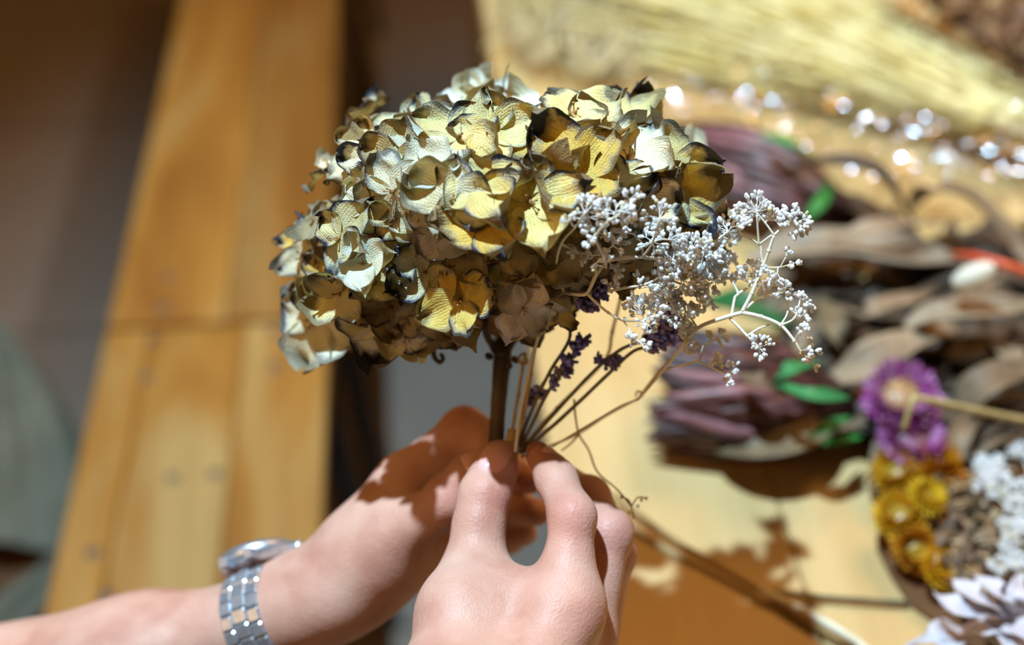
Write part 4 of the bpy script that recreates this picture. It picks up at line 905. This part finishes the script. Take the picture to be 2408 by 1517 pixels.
chain(ix_r, [MCP_R[0], nd(1338, 1320, .556), nd(1346, 1215, .560), nd(1308, 1128, .577), nd(1266, 1068, .592)], [12.4, 9.2, 8.9, 7.9, 5.6], .005, .0)
md_r = SK.grp(.006)
chain(md_r, [MCP_R[1], nd(1432, 1255, .583), nd(1385, 1170, .604), nd(1330, 1125, .620)], [11.4, 8.8, 7.8, 6.4], .005, .02)
rg_r = SK.grp(.005)
chain(rg_r, [MCP_R[2], nd(1440, 1300, .604), nd(1400, 1205, .625), nd(1345, 1165, .640)], [10.8, 8.8, 7.6, 6.2], .005, .07)
lt_r = SK.grp(.005)
chain(lt_r, [MCP_R[3], nd(1415, 1400, .628), nd(1385, 1320, .645), nd(1345, 1280, .655)], [9.6, 7.8, 6.8, 5.6], .005, .07)
RIGHT_N = len(SK.groups)
# left hand ---------------------------------------------------
lw = nd(768, 1402, .634)
lbody = SK.grp(.004); SK.bodies = [0, RIGHT_N]
MCP_L = [nd(948, 1135, .640), nd(955, 1180, .662), nd(960, 1235, .682), nd(955, 1290, .698)]
for i, mc in enumerate(MCP_L): lbody.append((lw+A(FW)*(.004+.008*i)+A(UP)*(.004-.001*i), mc, .0172, .0125-.0006*i, .012))
lbody.append((lw+A(FW)*.002, nd(900, 1305, .628), .0175, .0185, .014)); lbody.append((nd(880, 1320, .640), nd(990, 1280, .650), .0200, .0150, .014))
lbody.append((nd(860, 1300, .63), nd(925, 1215, .625), .016, .0120, .014)); lbody.append((nd(850, 1380, .64), nd(960, 1330, .665), .0150, .0120, .014))
el_l, sh_l = nd(-420, 1740, .72), A((-.33, .20, .97))
f1, f2 = nd(690, 1428, .640), nd(330, 1556, .660)
for o_ in (-.006, .006):
    O = A(FW)*o_
    lbody.append((lw+O, f1+O, .0172, .0174, .012)); lbody.append((f1+O, f2+O, .0174, .0212, .012)); lbody.append((f2+O, el_l+O, .0212, .036, .03))
lbody.append((el_l, sh_l, .038, .052, .03)); lbody.append((sh_l, sh_r, .060, .062, .06)); ch = (sh_l+sh_r)/2
lbody.append((ch-A((.04, -.0, .08)), ch-A((.06, 0, .36)), .105, .115, .08))
th_l = SK.grp(.009)
chain(th_l, [nd(925, 1268, .622), nd(1062, 1172, .606), nd(1110, 1120, .603), nd(1146, 1088, .603)], [12.0, 9.8, 8.8, 6.6], .005, .06)
ix_l = SK.grp(.006)
chain(ix_l, [MCP_L[0], nd(1092, 1012, .640), nd(1126, 1030, .634), nd(1140, 1080, .624)], [12.0, 9.2, 7.8, 6.2], .005, .07)
md_l = SK.grp(.005)
chain(md_l, [MCP_L[1], nd(1120, 1085, .672), nd(1205, 1110, .662), nd(1246, 1128, .640)], [11.0, 8.8, 7.8, 6.6], .005, .07)
rg_l = SK.grp(.005)
chain(rg_l, [MCP_L[2], nd(1130, 1165, .688), nd(1215, 1195, .672), nd(1262, 1205, .652)], [10.6, 8.6, 7.6, 6.4], .005, .07)
lt_l = SK.grp(.005)
chain(lt_l, [MCP_L[3], nd(1120, 1250, .694), nd(1195, 1260, .682), nd(1236, 1255, .668)], [9.4, 7.8, 7.0, 5.8], .005, .07)
allp = [p for k, g in SK.groups for p in g]
hb = [p for p in allp if True]
lo = np.min([np.minimum(p[0]-p[2], p[1]-p[3]) for p in allp], 0)-.004; hi = np.max([np.maximum(p[0]+p[2], p[1]+p[3]) for p in allp], 0)+.004
V_, Q_ = surface(SK, lo, hi, .0016)
me_t = A((1, 1, 1, 1))
pers = empty('person', (float(ch[0]), float(ch[1]), .45), 'person reaching in with both bare hands, steel watch on the left wrist', 'person')
bm_ = MB(); bm_.v = [tuple(x) for x in V_]; bm_.f = [tuple(int(i) for i in q) for q in Q_]; bm_.uv = [(0, 0)]*len(V_)
tips = [(nd(1180, 1060, .592), .012), (nd(1268, 1065, .592), .012), (nd(1342, 1215, .55), .014), (nd(1432, 1255, .575), .014), (nd(1246, 1128, .64), .012), (nd(1335, 1425, .545), .012), (nd(1158, 1160, .575), .010), (nd(1062, 1172, .6), .012), (nd(1092, 1012, .635), .012)]
red = np.zeros(len(V_))
for c, r_ in tips: red = np.maximum(red, np.exp(-((V_-c)**2).sum(1)/(r_*r_)))
cc = np.ones((len(V_), 4)); cc[:, 1] -= .16*red; cc[:, 2] -= .14*red
bm_.col = [tuple(x) for x in cc]
bobj = bm_.build('body', M['skin'], pers)
sm = bobj.modifiers.new('smooth', 'SMOOTH'); sm.factor = .5; sm.iterations = 3
def nail(C, out_dir, tipdir, w, l, label):
    """a curved plate laid on the fingertip's surface"""
    C = A(C); n_ = A(out_dir); n_ /= np.linalg.norm(n_); t = A(tipdir); t -= n_*(t@n_); t /= np.linalg.norm(t); s_ = np.cross(n_, t)
    v = []; f = []; R = 8
    for i in range(R+1):
        for j in range(R+1):
            u, q = j/R*2-1, i/R*2-1; ww = w*math.sqrt(max(.05, 1-max(0, -q)**3*.6)) if q < 0 else w*math.sqrt(max(.08, 1-q**4*.75))
            p = C+s_*(u*ww/2)+t*(q*l/2)+n_*.02
            for _ in range(14): p = p-n_*float(SK.ev(p[None])[0])*.8
            edge = max(abs(u), abs(q)); v.append(Vector(p+n_*(.00055 if edge < .9 else -.0002)))
    for i in range(R):
        for j in range(R): a = i*(R+1)+j; f.append((a, a+1, a+R+2, a+R+1))
    mb = MB(); mb.add(v, f); o = mb.build('nail', M['nail'], pers); o['label'] = label
nail(nd(1172, 1076, .585), -A(FW)*.8-A(RT)*.35+A(UP)*.1, A(UP)+A(RT)*.1, .0115, .0125, 'pale pink thumbnail')
nail(nd(1290, 1085, .586), A(RT)*.6+A(UP)*.7+A(FW)*.0, A(UP)*.7-A(RT)*.6, .0095, .0105, 'forefinger nail')
nail(nd(1130, 1098, .598), -A(FW)*.3+A(UP)*.8-A(RT)*.4, A(RT)*.7+A(UP)*.6, .0115, .012, 'thumbnail')
# shirt over shoulders and upper arms
SH = Field(); g = SH.grp(.03)
g.append((el_l*.55+sh_l*.45, sh_l, .052, .064, .03)); g.append((elbow_r*.5+sh_r*.5, sh_r, .056, .068, .03)); g.append((sh_l, sh_r, .074, .076, .06)); g.append((ch-A((.04, 0, .08)), ch-A((.06, 0, .40)), .120, .132, .08))
lo = np.min([np.minimum(p[0]-p[2], p[1]-p[3]) for p in g], 0)-.01; hi = np.max([np.maximum(p[0]+p[2], p[1]+p[3]) for p in g], 0)+.01
v, q = surface(SH, lo, hi, .007, 12)
mb = MB(); mb.v = [tuple(x) for x in v]; mb.f = [tuple(int(i) for i in r_) for r_ in q]; mb.uv = [(0, 0)]*len(v); mb.col = [(1, 1, 1, 1)]*len(v); mb.build('shirt', M['shirt'], pers)
# ------------------------------------------------------------------ watch
wc = A(P(634, 1452, .643)); waxis = A(nd(690, 1428, .640)-nd(330, 1556, .660)); waxis /= np.linalg.norm(waxis)
topd = A(UP)*.9+A(FW)*.25+A(RT)*.18; topd -= waxis*(topd@waxis); topd /= np.linalg.norm(topd); crossd = np.cross(waxis, topd)
wt = empty('wristwatch', Vector(wc), 'steel bracelet wristwatch worn on the left wrist', 'watch')
def wrist_r(d):
    """distance from the watch axis to the skin in direction d"""
    r_ = np.linspace(.005, .05, 120); X = wc+d*r_[:, None]; s_ = SK.ev(X); k = int(np.argmax(s_ > 0)); return r_[k]
NL = 26
for i in range(NL):
    a0 = 2*math.pi*i/NL
    d = topd*math.cos(a0)+crossd*math.sin(a0)
    if math.cos(a0) > .80: continue
    r0 = wrist_r(d)+.0018; tn = -topd*math.sin(a0)+crossd*math.cos(a0); step = math.pi*(r0+.0015)/NL
    mb = MB(); c = Vector(wc+d*r0); X, Y, Z = Vector(waxis), Vector(tn), Vector(d)
    box(mb, c, X*.0036, Y*(step*.92), Z*.0014, bev=.0006)
    for s_ in (-1, 1): box(mb, c+X*(s_*.0067)+Y*step*.45, X*.0029, Y*(step*.90), Z*.0012, bev=.0006)
    mb.build('bracelet_link', M['steel'], wt, smooth=False)
rt = wrist_r(topd); wcc = Vector(wc+topd*(rt+.0022)+waxis*.0)
def lathe(mb, c, ax, prof, ns=40, col=(1, 1, 1, 1)):
    x, y = frame_of(ax); v = []; f = []
    for r_, z in prof:
        for k in range(ns): a = 2*math.pi*k/ns; v.append(c+(x*math.cos(a)+y*math.sin(a))*r_+ax*z)
    for i in range(len(prof)-1):
        for k in range(ns): k2 = (k+1) % ns; f.append((i*ns+k, i*ns+k2, (i+1)*ns+k2, (i+1)*ns+k))
    mb.add(v, f, None, col)
TD = Vector(topd); mb = MB(); lathe(mb, wcc, TD, [(.001, -.003), (.0155, -.003), (.0185, -.001), (.0188, .003), (.0180, .0045), (.0165, .0055), (.0155, .0052), (.0155, .0042), (.0005, .0042)]); mb.build('watch_case', M['steel'], wt)
mb = MB(); lathe(mb, wcc+TD*.0044, TD, [(.0003, .0), (.0152, .0), (.0152, .0006), (.0003, .0006)]); mb.build('dial', M['steel_dark'], wt)
mb = MB(); tube(mb, [wcc+Vector(waxis)*.0185+TD*.001, wcc+Vector(waxis)*.0225+TD*.001], .0028, 12); mb.build('crown', M['steel'], wt)
for s_ in (-1, 1):
    for q in (-1, 1):
        mb = MB(); box(mb, wcc+Vector(crossd)*(s_*.0185)+Vector(waxis)*(q*.0065)-TD*.0015, Vector(waxis)*.0022, Vector(crossd)*.0045, TD*.0024, bev=.0007); mb.build('lug', M['steel'], wt, smooth=False)
# ------------------------------------------------------------------ camera, light, colour
cam = bpy.data.cameras.new('camera'); co = bpy.data.objects.new('camera', cam); COL.objects.link(co)
co.location = CAM; co.rotation_euler = (math.pi/2-PITCH, 0, 0)
cam.sensor_width = 36; cam.lens = 50; cam.clip_start = .02; cam.clip_end = 50
cam.dof.use_dof = True; cam.dof.focus_distance = .546; cam.dof.aperture_fstop = 3.6; cam.dof.aperture_blades = 0
SC.camera = co
def light(name, typ, loc, target, power, color, size=None, **kw):
    l = bpy.data.lights.new(name, typ); o = bpy.data.objects.new(name, l); COL.objects.link(o); o.location = loc
    o.rotation_euler = (Vector(target)-Vector(loc)).to_track_quat('-Z', 'Y').to_euler(); l.energy = power; l.color = color
    for k, v in kw.items(): setattr(l, k, v)
    if size is not None:
        if typ == 'AREA': l.shape = 'DISK'; l.size = size
        else: l.shadow_soft_size = size
    return o
kt = P(1250, 600, .60)
KEY = light('key_spot', 'SPOT', kt+Vector((-.34, .01, 1.60)), kt+Vector((.17, .12, 0)), 262, (.56, .80, 1.0), .02, spot_size=math.radians(88), spot_blend=.85)
light('warm_fill_top', 'AREA', (.8, 1.6, 2.65), (.5, 1.3, 0), 28, (1.0, .50, .15), 1.0)  # unseen area light added as soft warm fill from above
light('second_spot', 'SPOT', (.95, .55, 2.55), (.46, 1.30, .75), 120, (.84, .93, 1.0), .02, spot_size=math.radians(44), spot_blend=.6)
light('warm_fill_side', 'AREA', (-1.6, -.6, 2.3), (0, .7, .6), 12, (1.0, .52, .17), .8)  # second unseen warm light, added to raise the ambient level
wd = bpy.data.worlds.new('world'); SC.world = wd; wd.use_nodes = True
wd.node_tree.nodes['Background'].inputs[0].default_value = (1.0, .60, .26, 1); wd.node_tree.nodes['Background'].inputs[1].default_value = .17
SC.view_settings.view_transform = 'Standard'; SC.view_settings.look = 'None'; SC.view_settings.exposure = 0.0; SC.view_settings.gamma = 1.0
SC.view_settings.use_curve_mapping = False
SC.cycles.use_denoising = True; SC.cycles.max_bounces = 6; SC.cycles.use_adaptive_sampling = True; SC.cycles.adaptive_threshold = .04; SC.cycles.adaptive_min_samples = 16; SC.cycles.sample_clamp_indirect = 6; SC.cycles.transparent_max_bounces = 12
